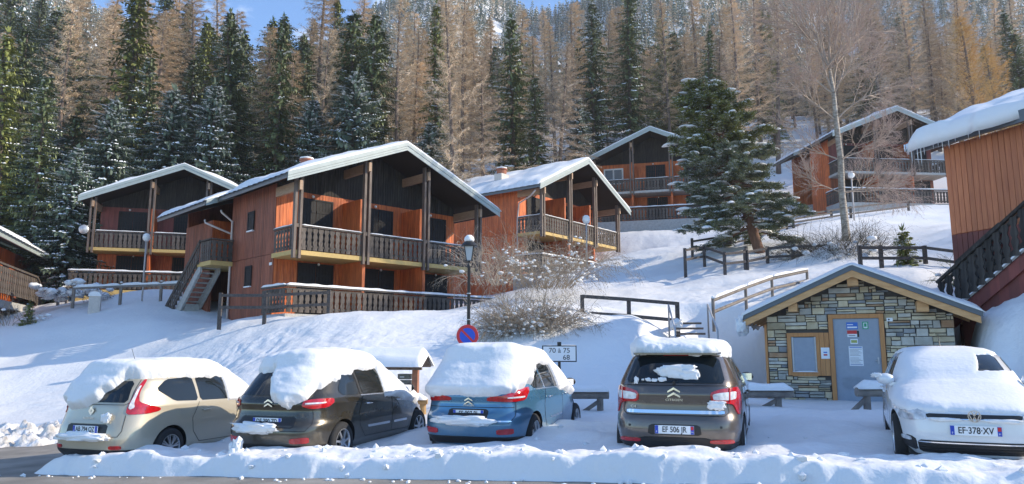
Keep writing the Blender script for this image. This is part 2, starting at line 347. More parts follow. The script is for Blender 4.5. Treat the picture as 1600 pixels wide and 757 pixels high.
def bank_h(U, V_):
    f = 9.12+.16*fbm(U*.7, U*0+3, 3, 2)+.05*vnoise(U*6, U*0)          # front foot
    top = .275-.02*U/10-.12*sstep(-1.5, 2.5, U)+.07*fbm(U*.5, U*0+1, 3, 6)
    t = (V_-f)/.20
    up = sstep(0, 1, t)**.8
    back = 1-.75*sstep(9.95, 10.8, V_+.2*fbm(U*.9, V_*0+8, 2, 3))
    endl = sstep(-11.7, -10.8, U+.4*vnoise(V_*2, V_*0))
    h = top*up*back*endl
    h = h+(fbm(U*1.7, V_*2.2, 3, 12, .5)*.10+np.abs(fbm(U*7, V_*7, 2, 19))*.035*sstep(-.2, .2, fbm(U*.9, V_*.9, 2, 40)))*up*endl*np.minimum(1, back+.3)
    return h-.05*(1-up)-.06*(1-endl)
def make_bank():
    us = np.arange(-13.2, 13, .03); vs_ = np.arange(8.7, 11.1, .03)
    U, V_ = np.meshgrid(us, vs_); X, Y = uv(U, V_)
    Z = plane_z(X)+bank_h(U, V_)
    base = ground(X, Y, True)
    w = sstep(10.6, 11.05, V_); Z = Z*(1-w)+(base-.03)*w
    link('snow_bank', npmesh('snow_bank', np.stack([X, Y, Z], -1).reshape(-1, 3), grid_faces(len(vs_), len(us)), M['snow']), kind='structure')
make_bank()
def clod(mb, c, r, rr):
    bm = bmesh.new(); bmesh.ops.create_icosphere(bm, subdivisions=1, radius=r)
    a = rr.uniform(.6, 1.1), rr.uniform(.6, 1.2), rr.uniform(.5, .9)
    vs = []
    for v in bm.verts:
        k = rr.uniform(.75, 1.25); vs.append((c[0]+v.co.x*a[0]*k, c[1]+v.co.y*a[1]*k, c[2]+v.co.z*a[2]*k))
    mb.add(vs, [[v.index for v in f.verts] for f in bm.faces]); bm.free()
def make_clods():
    rr = random.Random(3); mb = MB()
    for i in range(330):
        u = rr.uniform(-12, 12)
        if rr.random() < .35:
            v = 9.08-abs(rr.gauss(0, .10)); x, y = uv(u, v); z = plane_z(x); r = rr.uniform(.015, .05)
        elif rr.random() < .8:
            v = rr.uniform(9.15, 10.1); x, y = uv(u, v); z = plane_z(x)+float(bank_h(np.array([u]), np.array([v]))[0])-.01; r = rr.uniform(.03, .085)
        else:
            v = rr.uniform(10.7, 12.5); x, y = uv(u, v); z = gz(x, y); r = rr.uniform(.02, .06)
        clod(mb, (x, y, z), r, rr)
    for i in range(40):   # ploughed pile at the left
        p = at(rr.uniform(0, 118), 655, rr.uniform(17.6, 20.5)); clod(mb, (p.x, p.y, gz(p.x, p.y)-.02), rr.uniform(.08, .22), rr)
    mb.build('snow_clods', M['snow'], kind='stuff', label='loose lumps of snow broken off along the ploughed bank', cat='snow')
make_clods()
def make_pile():
    us = np.linspace(-1, 1, 70); X0, Y0 = np.meshgrid(us, us); c = at(60, 660, 18.8)
    X = c.x+X0*3.6; Y = c.y+Y0*1.9-.3
    e = np.clip(1-(X0**2+Y0**2), 0, 1)
    Z = ground(X, Y)-.15+.50*e**.7+e*(fbm(X*3, Y*3, 4, 33, .65)*.5)
    link('dirty_snow_pile', npmesh('dirty_snow_pile', np.stack([X, Y, Z], -1).reshape(-1, 3), grid_faces(70, 70), M['snow_dirty']),
         label='heap of ploughed snow mixed with brown earth beside the side road', cat='snow pile')
make_pile()
# ------------------------------------------------------------------ chalets
def make_slat_mesh(h=.92, w=.205, name='slat', mt='slat_wood', t=.026, amp=.034):
    zs = [0, .08, .17, .27, .37, .47, .57, .67, .76, .85, 1.0]
    ws = [0, 0, 1.0, .35, -.1, .9, -.1, .35, 1.0, 0, 0]
    L = [(-w/2+amp*k, z*h) for z, k in zip(zs, ws)]; Rr = [(w/2-amp*k, z*h) for z, k in zip(zs, ws)]
    mb = MB(); n = len(zs); vs = []
    for y in (-t/2, t/2):
        vs += [(x, y, z) for x, z in L]; vs += [(x, y, z) for x, z in Rr]
    fs = []
    for i in range(n-1):
        fs.append((i, n+i, n+i+1, i+1)); b = 2*n; fs.append((b+i, b+i+1, b+n+i+1, b+n+i))
        fs.append((i, i+1, b+i+1, b+i)); fs.append((n+i, b+n+i, b+n+i+1, n+i+1))
    fs.append((0, 2*n, 3*n, n)); fs.append((n-1, 2*n-1, 4*n-1, 3*n-1))
    mb.add(vs, fs); return mb.mesh(name, M[mt])
SLAT = make_slat_mesh(); SLAT_G = make_slat_mesh(name='grey_slat', mt='grey_slat')
SLAT_BIG = make_slat_mesh(h=.98, w=.20, name='black_slat', mt='black_wood', amp=.045)
def snow_strip(mb, p, q, w, h, seed=0, m=0, step=.15):
    """rounded snow lying along a rail from p to q"""
    p = Vector(p); q = Vector(q); L = (q-p).length; n = max(2, int(L/step)); d = (q-p)/L; r = Vector((d.y, -d.x, 0)).normalized()
    vs = []; fs = []
    for i in range(n+1):
        c = p+d*(L*i/n); e = min(1, (min(i, n-i)+.35)/1.2); hh = h*e*(1+.5*float(vnoise(i*.35, seed))); ww = w*(1+.25*float(vnoise(i*.4, seed+5)))
        for a, b in ((-.5, 0), (-.52, .45), (-.3, .9), (0, 1.0), (.3, .9), (.52, .45), (.5, 0)):
            vs.append(c+r*(a*ww)+Vector((0, 0, b*hh)))
    for i in range(n):
        for k in range(6): fs.append((i*7+k, i*7+k+1, (i+1)*7+k+1, (i+1)*7+k))
    fs.append(tuple(range(6, -1, -1))); fs.append(tuple(n*7+k for k in range(7)))
    mb.add(vs, fs, m)
def railing(root, A, B, h=.98, slat=None, pitch=.272, snow=.05, rail_mat='slat_wood', lead=True, name='railing', trim=0.0):
    A = Vector(A); B = Vector(B); d = B-A; Lh = math.hypot(d.x, d.y); rz = math.atan2(d.y, d.x); L = d.length
    if slat is None: slat = SLAT
    mb = MB(); up = Vector((0, 0, 1))
    mb.beam(A+up*(h+.0), B+up*(h+.0), .11, .07)
    nrm = Vector((-math.sin(rz), math.cos(rz), 0))
    mb.beam(A+up*.16+nrm*.035, B+up*.16+nrm*.035, .045, .09); mb.beam(A+up*(h-.13)+nrm*.035, B+up*(h-.13)+nrm*.035, .045, .09)
    part = mb.build(name, M[rail_mat], root)
    n = max(1, int(round(Lh/pitch)))
    for i in range(n):
        s = (i+.5)/n; p = A+d*s
        o = link('slat', slat, part); o.location = (p.x, p.y, p.z+.0); o.rotation_euler = (0, 0, rz)
    if snow > 0:
        ms = MB(); snow_strip(ms, A+up*(h+.036), B+up*(h+.036), .13, snow, seed=int(A.x*7)); ms.build('rail_snow', M['snow_soft'], part, smooth=True)
    return part
def clad(root, name, p0, p1, z0, ztop, nrm, mt, pitch=.16, gap=.014, t=.022, body=.12, individual=False, label=None, holes=()):
    """vertical boards on a wall running p0 -> p1 (x, y); ztop(s) gives the top at distance s"""
    p0 = Vector((*p0, 0)); p1 = Vector((*p1, 0)); d = p1-p0; L = d.length; d.normalize(); nv = Vector((*nrm, 0)).normalized()
    if not callable(ztop): zt_ = ztop; ztop = lambda s: zt_
    ks = [0, L]+[k for k in getattr(ztop, 'knots', []) if 0 < k < L]; ks.sort()
    bodym = MB(); poly = [p0+Vector((0, 0, z0))]+[]
    poly = [p0+d*0+Vector((0, 0, z0)), p0+d*L+Vector((0, 0, z0))]+[p0+d*s+Vector((0, 0, ztop(s)-.004)) for s in reversed(ks)]
    bodym.prism(poly, -nv*body)
    wall = bodym.build(name, M[mt], root, label=label)
    n = max(1, int(round(L/pitch))); mb = MB(); pw = L/n
    for i in range(n):
        a, b = i*pw+gap/2, (i+1)*pw-gap/2; tt = t*(1+.25*math.sin(i*7.3))
        if individual:
            mb = MB()
        P = lambda s, z, o: p0+d*s+nv*o+Vector((0, 0, z))
        vs = [P(a, z0, .001), P(b, z0, .001), P(b, ztop(b), .001), P(a, ztop(a), .001), P(a, z0, tt), P(b, z0, tt), P(b, ztop(b), tt), P(a, ztop(a), tt)]
        mb.add(vs, [(4,5,6,7),(0,1,5,4),(1,2,6,5),(2,3,7,6),(3,0,4,7)])
        if individual: mb.build('plank', M[mt], wall)
    if not individual: mb.build('cladding', M[mt], wall, kind='stuff')
    return wall
def opening(root, c, w, h, nrm, leaves=2, mt='shutter', frame=None, name='shutter_door', glass=False):
    """closed shutters or a window, centre c on the wall face, nrm in xy"""
    n = Vector((*nrm, 0)).normalized(); r = Vector((-n.y, n.x, 0)); c = Vector(c); up = Vector((0, 0, 1))
    fr = MB(); f = .07
    def bx(mb, x0, x1, z0, z1, o0, o1, m=0):
        vs = [c+r*x+up*z+n*o for o in (o0, o1) for x, z in ((x0, z0), (x1, z0), (x1, z1), (x0, z1))]
        mb.add(vs, [(0,3,2,1),(4,5,6,7),(0,1,5,4),(1,2,6,5),(2,3,7,6),(3,0,4,7)], m)
    bx(fr, -w/2-f, -w/2, -h/2, h/2+f, 0, .055); bx(fr, w/2, w/2+f, -h/2, h/2+f, 0, .055); bx(fr, -w/2, w/2, h/2, h/2+f, 0, .053)
    part = fr.build(name, M[frame or mt], root)
    for i in range(leaves):
        a = -w/2+i*w/leaves+.008; b = -w/2+(i+1)*w/leaves-.008
        lf = MB()
        if glass:
            bx(lf, a, a+.05, -h/2, h/2, .01, .045); bx(lf, b-.05, b, -h/2, h/2, .01, .045); bx(lf, a+.05, b-.05, h/2-.05, h/2, .01, .044); bx(lf, a+.05, b-.05, -h/2, -h/2+.05, .01, .044)
            lf.build('sash', M['white_paint'], part); g = MB(); bx(g, a+.05, b-.05, -h/2+.05, h/2-.05, .012, .025); g.build('pane', M['glass_win'], part)
        else:
            nb = max(2, int((b-a)/.14)); bw_ = (b-a)/nb
            for k in range(nb): bx(lf, a+k*bw_+.004, a+(k+1)*bw_-.004, -h/2, h/2, .01, .032)
            bx(lf, a+.02, b-.02, h*.28, h*.28+.1, .033, .05); bx(lf, a+.02, b-.02, -h*.28-.1, -h*.28, .033, .05)
            lf.build('leaf', M[mt], part)
    return part
def wall_lamp(root, c, r=.09):
    mb = MB(); mb.lathe([(r*.3, -r), (r*.8, -r*.6), (r, 0), (r*.8, r*.5), (r*.4, r*.9)], 10, 'Y', c); mb.build('wall_lamp', M['lamp_glass'], root, smooth=True)
def knots(f, ks): f.knots = ks; return f
class Fn:
    def __init__(s, f, ks=()): s.f = f; s.knots = list(ks)
    def __call__(s, x): return s.f(x)

def roof(root, x0, xa, x1, he0, ha, he1, y0, y1, th=.22, snow=.16, fas=.36, overhang_l=None, seed=0, back_drop=None, snow_front=.10, wavy=True):
    """gable roof: eaves at x0 and x1, apex xa, top-of-deck heights he0, ha, he1; y0 front to y1 back"""
    mb = MB()
    mb.prism([(x0, y0+.03, he0), (xa, y0+.03, ha), (x1, y0+.03, he1), (x1, y0+.03, he1-th), (xa, y0+.03, ha-th), (x0, y0+.03, he0-th)], (0, y1-y0-.03, 0))
    rf = mb.build('roof', M['soffit_dark'], root)
    f = MB()     # bargeboard: three stepped metal strips
    for (a, b, o) in ((.02, -fas*.42, -.05), (-fas*.42-.01, -fas*.72, -.03), (-fas*.72-.01, -fas, -.045)):
        for (xa_, za_, xb_, zb_) in ((x0, he0, xa, ha), (xa, ha, x1, he1)):
            f.prism([(xa_, y0+o, za_+a), (xb_, y0+o, zb_+a), (xb_, y0+o, zb_+b), (xa_, y0+o, za_+b)], (0, .05, 0))
    f.build('bargeboard', M['roof_metal'], rf)
    # eave gutter boards along both sides
    for ba, bb in (((x0-.03, y0, he0-th-.02), (x0-.002, y1, he0-.02)), ((x1+.002, y0, he1-th-.02), (x1+.03, y1, he1-.02))): g = MB(); g.box(ba, bb); g.build('eave_board', M['zinc'], rf)
    # snow
    if snow > 0:
        nx, ny = 46, max(8, int((y1-y0)/.125)); V = []
        L0 = xa-x0; L1 = x1-xa
        for j in range(ny+1):
            y = y0-.04+(y1-y0)*j/ny
            ey = min(1, (j+.25)/2.2)
            wv = (.07*abs(math.sin(y*math.pi/.50)) if wavy else 0)
            for i in range(nx+1):
                s = i/nx; s = s+.0*s
                if s < .5: x = x0-.10-wv+(xa-x0+.10+wv)*(s*2); z = he0+(ha-he0)*max(0, (x-x0))/L0-(.03 if x < x0 else 0)*0
                else: x = xa+(x1+.10+wv-xa)*((s-.5)*2); z = ha+(he1-ha)*min(1, (x-xa)/L1)
                ed = min(i, nx-i); ex = 1 if ed > 1 else (.8 if ed == 1 else 0)
                rid = 1-.35*math.exp(-((x-xa)/.4)**2)
                t = snow*(.80+1.3*float(fbm(x*.5+seed, y*.5, 3, seed)))*ey**.5*rid
                if y < y0+.35: t = t*.6+snow_front*.4
                V.append((x, y, z+.02+max(0, t)*ex-(0 if ed > 0 else .09)))
        nt_ = len(V); F = grid_faces(ny+1, nx+1)
        # underside closing skirt at the front
        base = [(V[i][0], V[i][1], V[i][2]-.0) for i in range(nx+1)]
        low = []
        for i in range(nx+1):
            x = V[i][0]; zz = he0+(ha-he0)*(x-x0)/L0 if x < xa else ha+(he1-ha)*(x-xa)/L1
            low.append((x, y0-.03, max(min(he0, he1)-.06, zz)))
        V = V+low; sk = np.array([(i, nt_+i, nt_+i+1, i+1) for i in range(nx)])
        me = npmesh('roof_snow', V, np.concatenate([F, sk]), M['snow_soft']); link('roof_snow', me, rf)
    return rf
def chimney(root, x, y, z, h=.9, w=.8):
    mb = MB(); mb.prism([(x-w/2, y-w*.4, z-.8), (x+w/2, y-w*.4, z-.8), (x+w/2, y+w*.4, z-.8), (x-w/2, y+w*.4, z-.8)], (0, 0, h+.4))
    c = mb.build('chimney', M['chim'], root)
    cp_ = MB(); cp_.lathe([(w*.36, z+h-.4), (w*.42, z+h-.35), (w*.42, z+h-.12), (w*.5, z+h-.1), (w*.5, z+h-.02), (w*.2, z+h+.05)], 16, 'Z', (x, y, 0)); cp_.build('chimney_cap', M['terracotta'], c)
    s = MB(); s.lathe([(w*.47, z+h-.02), (w*.46, z+h+.07), (w*.2, z+h+.13)], 16, 'Z', (x, y, 0)); s.build('cap_snow', M['snow_soft'], c, smooth=True)

def chalet(name, label, loc, az, n=3, bw=3.3, D=1.9, depth=10.5, he=5.55, ha=8.0, xl=-.75, xr=None, f1=2.6, wall='orange', side='redbrown', upper='black_wood',
           slab='yellow', slat=None, terrace=(-.5, None), lit_window=None, individual=True, pitch=.272, he_r=None, side_open=True, fin='orange', chim=None,
           post_from=None, step_eave=None, low_base=1.2, rails=True, doors=(0, 1, 2), snow=.21, terr_slat=None, lowwall=None, fins=True, y0=-.5, skip_low=-1):
    root = empty(name, loc, R(90)-az, label, 'chalet', 'chalets on the snowy slope')
    Wd = n*bw; xr = Wd+1.05 if xr is None else xr; xa = (xl+xr)/2; he_r = he if he_r is None else he_r
    def zr(x): return (he+(ha-he)*(x-xl)/(xa-xl) if x < xa else ha+(he_r-ha)*(x-xa)/(xr-xa))-.24
    band = f1+2.85; door_h = 2.5
    # front wall, ground storey and upper storey
    gmat = lowwall or wall
    for b in range(n):
        clad(root, 'wall', (b*bw, D), ((b+1)*bw, D), -low_base, f1-.2, (0, -1), gmat)
        clad(root, 'wall', (b*bw, D), ((b+1)*bw, D), f1, min(band, zr(b*bw)-.02, zr((b+1)*bw)-.02), (0, -1), wall)
    clad(root, 'gable_wall', (0, D), (Wd, D), min(band, zr(0)-.02)+.003, Fn(lambda s: max(zr(s), band-.0), [xa]), (0, -1), upper, pitch=.14)
    # sides and back
    body_y = depth
    if step_eave: body_y = step_eave['y']
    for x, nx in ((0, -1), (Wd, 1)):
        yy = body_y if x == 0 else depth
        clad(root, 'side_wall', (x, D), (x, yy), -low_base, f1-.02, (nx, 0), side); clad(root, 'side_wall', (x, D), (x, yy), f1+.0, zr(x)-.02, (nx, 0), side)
    b = MB(); b.prism([(0, depth-.13, -low_base), (Wd, depth-.13, -low_base), (Wd, depth-.13, zr(Wd)-.02), (xa, depth-.13, zr(xa)-.02), (0, depth-.13, zr(0)-.02)], (0, .12, 0)); b.build('back_wall', M[side], root)
    # floors
    s = MB(); s.box((-.12, -.02, f1-.22), (Wd+.12, D-.01, f1-.03)); s.build('balcony_slab', M[slab], root)
    s = MB(); s.box((-.5, -.3, -low_base-.3), (Wd+1.0, D-.01, -.06)); s.build('terrace_slab', M[slab if low_base < 1.5 else 'concrete'], root)
    # partitions between the bays
    for b in range(0 if not side_open else 1, n+1 if not side_open else n):
        if not fins: break
        m1 = MB(); m1.box((b*bw-.07, .35, f1-.02), (b*bw+.07, D-.03, min(band-.25, zr(b*bw)-.1))); m1.build('partition', M[fin], root)
        m1 = MB(); m1.box((b*bw-.07, .05, -low_base), (b*bw+.07, D-.03, f1-.225)); m1.build('partition', M[fin], root)
    # twin posts, beams
    for b in range(n+1):
        x = b*bw; zt = zr(x)-.02; m1 = MB()
        for dx in (-.12, .12): m1.box((x+dx-.055, -.13, f1-.38), (x+dx+.055, .05, zt))
        m1.box((x-.06, -.10, f1+.9), (x+.06, .02, f1+1.05))
        p = m1.build('post', M['post_wood'], root)
        bt = MB(); bt.box((x-.061, -.26, zt-.62), (x+.061, D-.03, zt-.22)); bt.build('beam', M['beam_wood'], p)
    # railings
    if rails:
        for b in range(n):
            railing(root, (b*bw+.19, -.02, f1), ((b+1)*bw-.19, -.02, f1), slat=slat, pitch=pitch)
        railing(root, (-.05, D-.05, f1), (-.05, -.0, f1), slat=slat, pitch=pitch); railing(root, (Wd+.05, 0, f1), (Wd+.05, D-.05, f1), slat=slat, pitch=pitch)
        t0, t1 = terrace; t1 = Wd+1.3 if t1 is None else t1
        railing(root, (t0, -.3, 0), (t1, -.3, 0), h=1.05, slat=terr_slat or slat, pitch=pitch, snow=.09); railing(root, (t0, D-.1, 0), (t0, -.26, 0), h=1.05, slat=terr_slat or slat, pitch=pitch, snow=.09)
    # openings
    for b in doors:
        x = b*bw+bw*.57
        opening(root, (x, D-.03, f1+1.28), 1.55, 2.5, (0, -1), 2)
        opening(root, (x+.1, D-.03, 1.08), 1.6, 2.3, (0, -1), 2) if b != skip_low else None
        wall_lamp(root, (x-.2, D-.1, f1+2.70), .07); wall_lamp(root, (x+.2, D-.1, f1-.32), .06)
    # roof
    if step_eave:
        ys_ = step_eave['y']
        roof(root, xl, xa, xr, he, ha, he_r, y0, ys_, snow=snow, seed=int(loc[0]))
        k = (ha-he)/(xa-xl); ex = step_eave['x']
        roof(root, xl-ex, xa, xr, he-ex*k, ha, he_r, ys_+.0, depth+.6, snow=snow, seed=int(loc[0])+3, fas=.26)
    else: roof(root, xl, xa, xr, he, ha, he_r, y0, depth+.6, snow=snow, seed=int(loc[0]))
    if chim: chimney(root, chim[0], chim[1], zr(chim[0])+.24, h=.95)
    return root

def px_loc(px, Y, z): return Vector(((px-CX)/F_PX*Y*(1+0*z), Y, z))
def wx(px, py, Y): return at(px, py, Y)
# main chalet
pB = at(462, 388, 30.0)
B = chalet('timber_chalet', 'large orange and black chalet with a covered outside stair, behind the lamp post', (pB.x, 30.0, 3.2), R(46), depth=12.0,
           step_eave={'y': 6.3, 'x': .55}, chim=(4.6, 8.0), he=5.62, ha=8.0, low_base=1.6)
def side_details_B(root):
    f1 = 2.6
    # recess with upper door, rear block
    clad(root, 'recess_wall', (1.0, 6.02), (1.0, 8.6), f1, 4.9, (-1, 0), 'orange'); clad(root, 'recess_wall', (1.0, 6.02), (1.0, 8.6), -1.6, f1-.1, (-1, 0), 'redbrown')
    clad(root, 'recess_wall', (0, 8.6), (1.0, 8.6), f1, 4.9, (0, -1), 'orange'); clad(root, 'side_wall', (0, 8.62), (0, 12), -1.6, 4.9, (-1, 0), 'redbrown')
    opening(root, (.96, 7.3, 3.6), .9, 1.95, (-1, 0), 1, mt='redbrown', name='door'); opening(root, (.96, 6.9, .95), .85, 2.0, (-1, 0), 1, name='door')
    opening(root, (-.03, 4.2, 4.25), .5, .8, (-1, 0), 1, name='window_shutter'); opening(root, (-.03, 4.2, 1.75), .5, .85, (-1, 0), 1, name='window_shutter')
    for z in (3.8, 1.28):
        m = MB(); m.box((-.12, 3.9, z), (-.02, 4.5, z+.05)); m.build('window_sill', M['snow_soft'], root)
    m = MB(); m.box((-.03, 1.98, 2.1), (-.055, 2.2, 2.22)); m.build('number_plate', M['white_paint'], root)
    l = MB(); l.box((-1.05, 6.0, f1-.22), (1.0, 8.6, f1-.02)); l.build('landing_slab', M['yellow'], root)
    railing(root, (-1.05, 6.02, f1), (-.03, 6.02, f1), snow=0); railing(root, (-1.05, 7.25, f1), (-1.05, 6.02, f1), snow=0)
    railing(root, (-1.08, 7.25, f1), (-1.08, 11.3, -.4), h=1.02, snow=0, name='stair_railing')
    st = MB(); 
    for x in (-1.0, -.14):
        st = MB(); st.prism([(x-.04, 7.2, f1-.02), (x-.04, 11.5, -.55), (x-.04, 11.1, -.95), (x-.04, 7.2, f1-.45)], (.10, 0, 0)); stair = st.build('stair_stringer', M['concrete'], root)
    for i in range(14):
        y = 7.4+i*.29; z = f1-.22-i*.2115; m = MB(); m.box((-.93, y-.14, z-.05), (-.15, y+.16, z)); m.build('tread', M['concrete'], stair)
    w = MB(); w.box((-.9, 9.2, -1.6), (-.2, 9.4, .75)); w.build('meter_cabinet', M['concrete'], root)
    p = MB(); p.tube([(-.62, 6.2, 5.0), (-.6, 6.2, 4.9), (-.1, 6.1, 4.5), (-.1, 6.1, 3.2), (-.1, 6.1, -1.4)], .05, 8); p.tube([(-1.0, 7.1, 4.6), (-.98, 7.05, 4.45), (-.1, 6.1, 3.9)], .05, 8)
    p.build('downpipe', M['pipe'], root, smooth=True)
side_details_B(B)
# chalet A, left
pA = at(141, 385, 45.0)
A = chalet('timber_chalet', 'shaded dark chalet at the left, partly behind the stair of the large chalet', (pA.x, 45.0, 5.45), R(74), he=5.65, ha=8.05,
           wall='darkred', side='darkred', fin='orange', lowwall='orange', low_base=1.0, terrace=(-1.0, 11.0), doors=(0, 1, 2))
d = MB(); d.lathe([(.02, -.12), (.20, -.05), (.28, 0), (.29, .02), (.20, -.03), (.02, -.09)], 18, 'Y', (-.35, -.35, 3.6)); d.build('satellite_dish', M['galv'], A, smooth=True)
# chalet C, behind the bush
pC = at(847, 352, 45.0)
C_ = chalet('timber_chalet', 'bright orange-walled chalet with snowy roof, its front balconies behind the bare bush', (pC.x, 45.0, 6.45), R(38), bw=3.08, he=5.35, ha=8.05, xl=-.9, xr=10.3,
            side='orange', depth=11.5, chim=(1.6, 4.5), slat=None, terr_slat=SLAT_G, low_base=1.6, snow=.24)
for (y, z, w_, h_) in ((6.4, 4.25, .7, .8), (5.8, 1.6, .9, .9)):
    opening(C_, (-.03, y, z), w_, h_, (-1, 0), 1, name='window_shutter')
p = MB(); p.tube([(-.8, -.1, 5.0), (-.75, .3, 4.7), (-.12, 1.7, 4.5), (-.1, 1.85, 3.4), (-.1, 1.85, 0)], .05, 8); p.build('downpipe', M['pipe'], C_, smooth=True)
# chalet D, upper centre
pD = at(988, 300, 62.0)
D_ = chalet('timber_chalet', 'uppermost centre chalet with a white-framed window, left of the snow-laden pine', (pD.x-3.3*.966, 62.0+3.3*.259, 12.7), R(105), he=5.4, ha=8.0, xl=-.9, xr=10.8, low_base=1.2, slab='concrete', doors=(1, 2), wall='orange_bounce_lit', fin='orange_bounce_lit')
opening(D_, (1.5, 1.87, 2.6+1.75), 1.6, 1.35, (0, -1), 2, glass=True, frame='white_paint', name='window')
opening(D_, (1.3, 1.87, .98), 1.6, 1.96, (0, -1), 2)
# chalet E, right behind the birch
pE = at(1316, 270, 58.0)
E_ = chalet('timber_chalet', 'reddish chalet on the right half hidden by the bare birch branches', (pE.x, 58.0, 13.5), R(85), he=5.6, ha=7.9, xl=-.9, xr=10.4, bw=3.0, wall='darkred', side='orange', lowwall='redbrown',
            depth=8.5, low_base=1.3, step_eave={'y': 5, 'x': .6}, slab='concrete')
# chalet Z, far left edge, only its eave side in view
def chalet_edge_left():
    root = empty('timber_chalet', (-25.95, 37.4, 4.5), R(0), 'orange cabin cut off by the left edge of the photo', 'chalet', 'chalets on the snowy slope')
    root.scale = (1.45,)*3
    dv = Vector((-.353, .936, 0)); nv = Vector((.936, .353, 0))     # along the eave, outward
    def P(a, o, z): return dv*a+nv*o+Vector((0, 0, z))
    for (a0, a1, o, mt) in ((-2.0, 5.2, -.9, 'orange'), (5.2, 8.0, -.9, 'redbrown')):
        p0 = P(a0, o, 0); p1 = P(a1, o, 0); clad(root, 'side_wall', (p0.x, p0.y), (p1.x, p1.y), -1.5, 2.05, (nv.x, nv.y), mt)
    g0 = P(8.0, -.9, 0); g1 = P(8.0, -8, 0); clad(root, 'gable_wall', (g0.x, g0.y), (g1.x, g1.y), -1.5, 2.0, (dv.x, dv.y), 'redbrown')
    rf = MB(); k = .42
    rf.prism([P(-3, 0, 2.2), P(-3, -6, 2.2+6*k), P(-3, -12, 2.2), P(-3, -12, 2.0), P(-3, -6, 2.0+6*k), P(-3, 0, 2.0)], dv*11.9)
    r = rf.build('roof', M['soffit_dark'], root)
    f = MB(); f.prism([P(8.9, 0, 2.22), P(8.9, -6, 2.22+6*k), P(8.9, -6, 1.9+6*k), P(8.9, 0, 1.9)], dv*.05); f.beam(P(-3, .03, 2.08), P(8.9, .03, 2.08), .06, .24); f.build('bargeboard', M['roof_metal'], r)
    V = []; ny, nx = 90, 20
    for j in range(ny+1):
        a = -3+12*j/ny
        for i in range(nx+1):
            o = .12+.05*abs(math.sin(a*7))-i/nx*6.1; V.append(tuple(P(a, o, 2.22+max(0, -o)*k+(.16+.08*float(fbm(a*.6, o*.6, 2)))*min(1, (i/1.5)**.5)-(0.08 if i == 0 else 0))))
    link('roof_snow', npmesh('roof_snow', V, grid_faces(ny+1, nx+1), M['snow_soft']), r)
    w = P(3.9, -.86, 1.1); opening(root, (w.x, w.y, w.z), .45, .6, (nv.x, nv.y), 1, name='window_shutter')
    railing(root, P(-2, .1, .05), P(4.6, .1, .05), snow=0, h=1.0); railing(root, P(4.6, .1, .05), P(8.6, .1, -1.5), snow=0, name='stair_railing')
    s = MB(); s.prism([P(-2, .0, -.15), P(4.6, .0, -.15), P(8.0, .0, -1.5), P(7.2, .0, -1.5), P(4.3, .0, -.42), P(-2, .0, -.42)], -nv*.9); s.build('stair_stringer', M['concrete'], root)
chalet_edge_left()
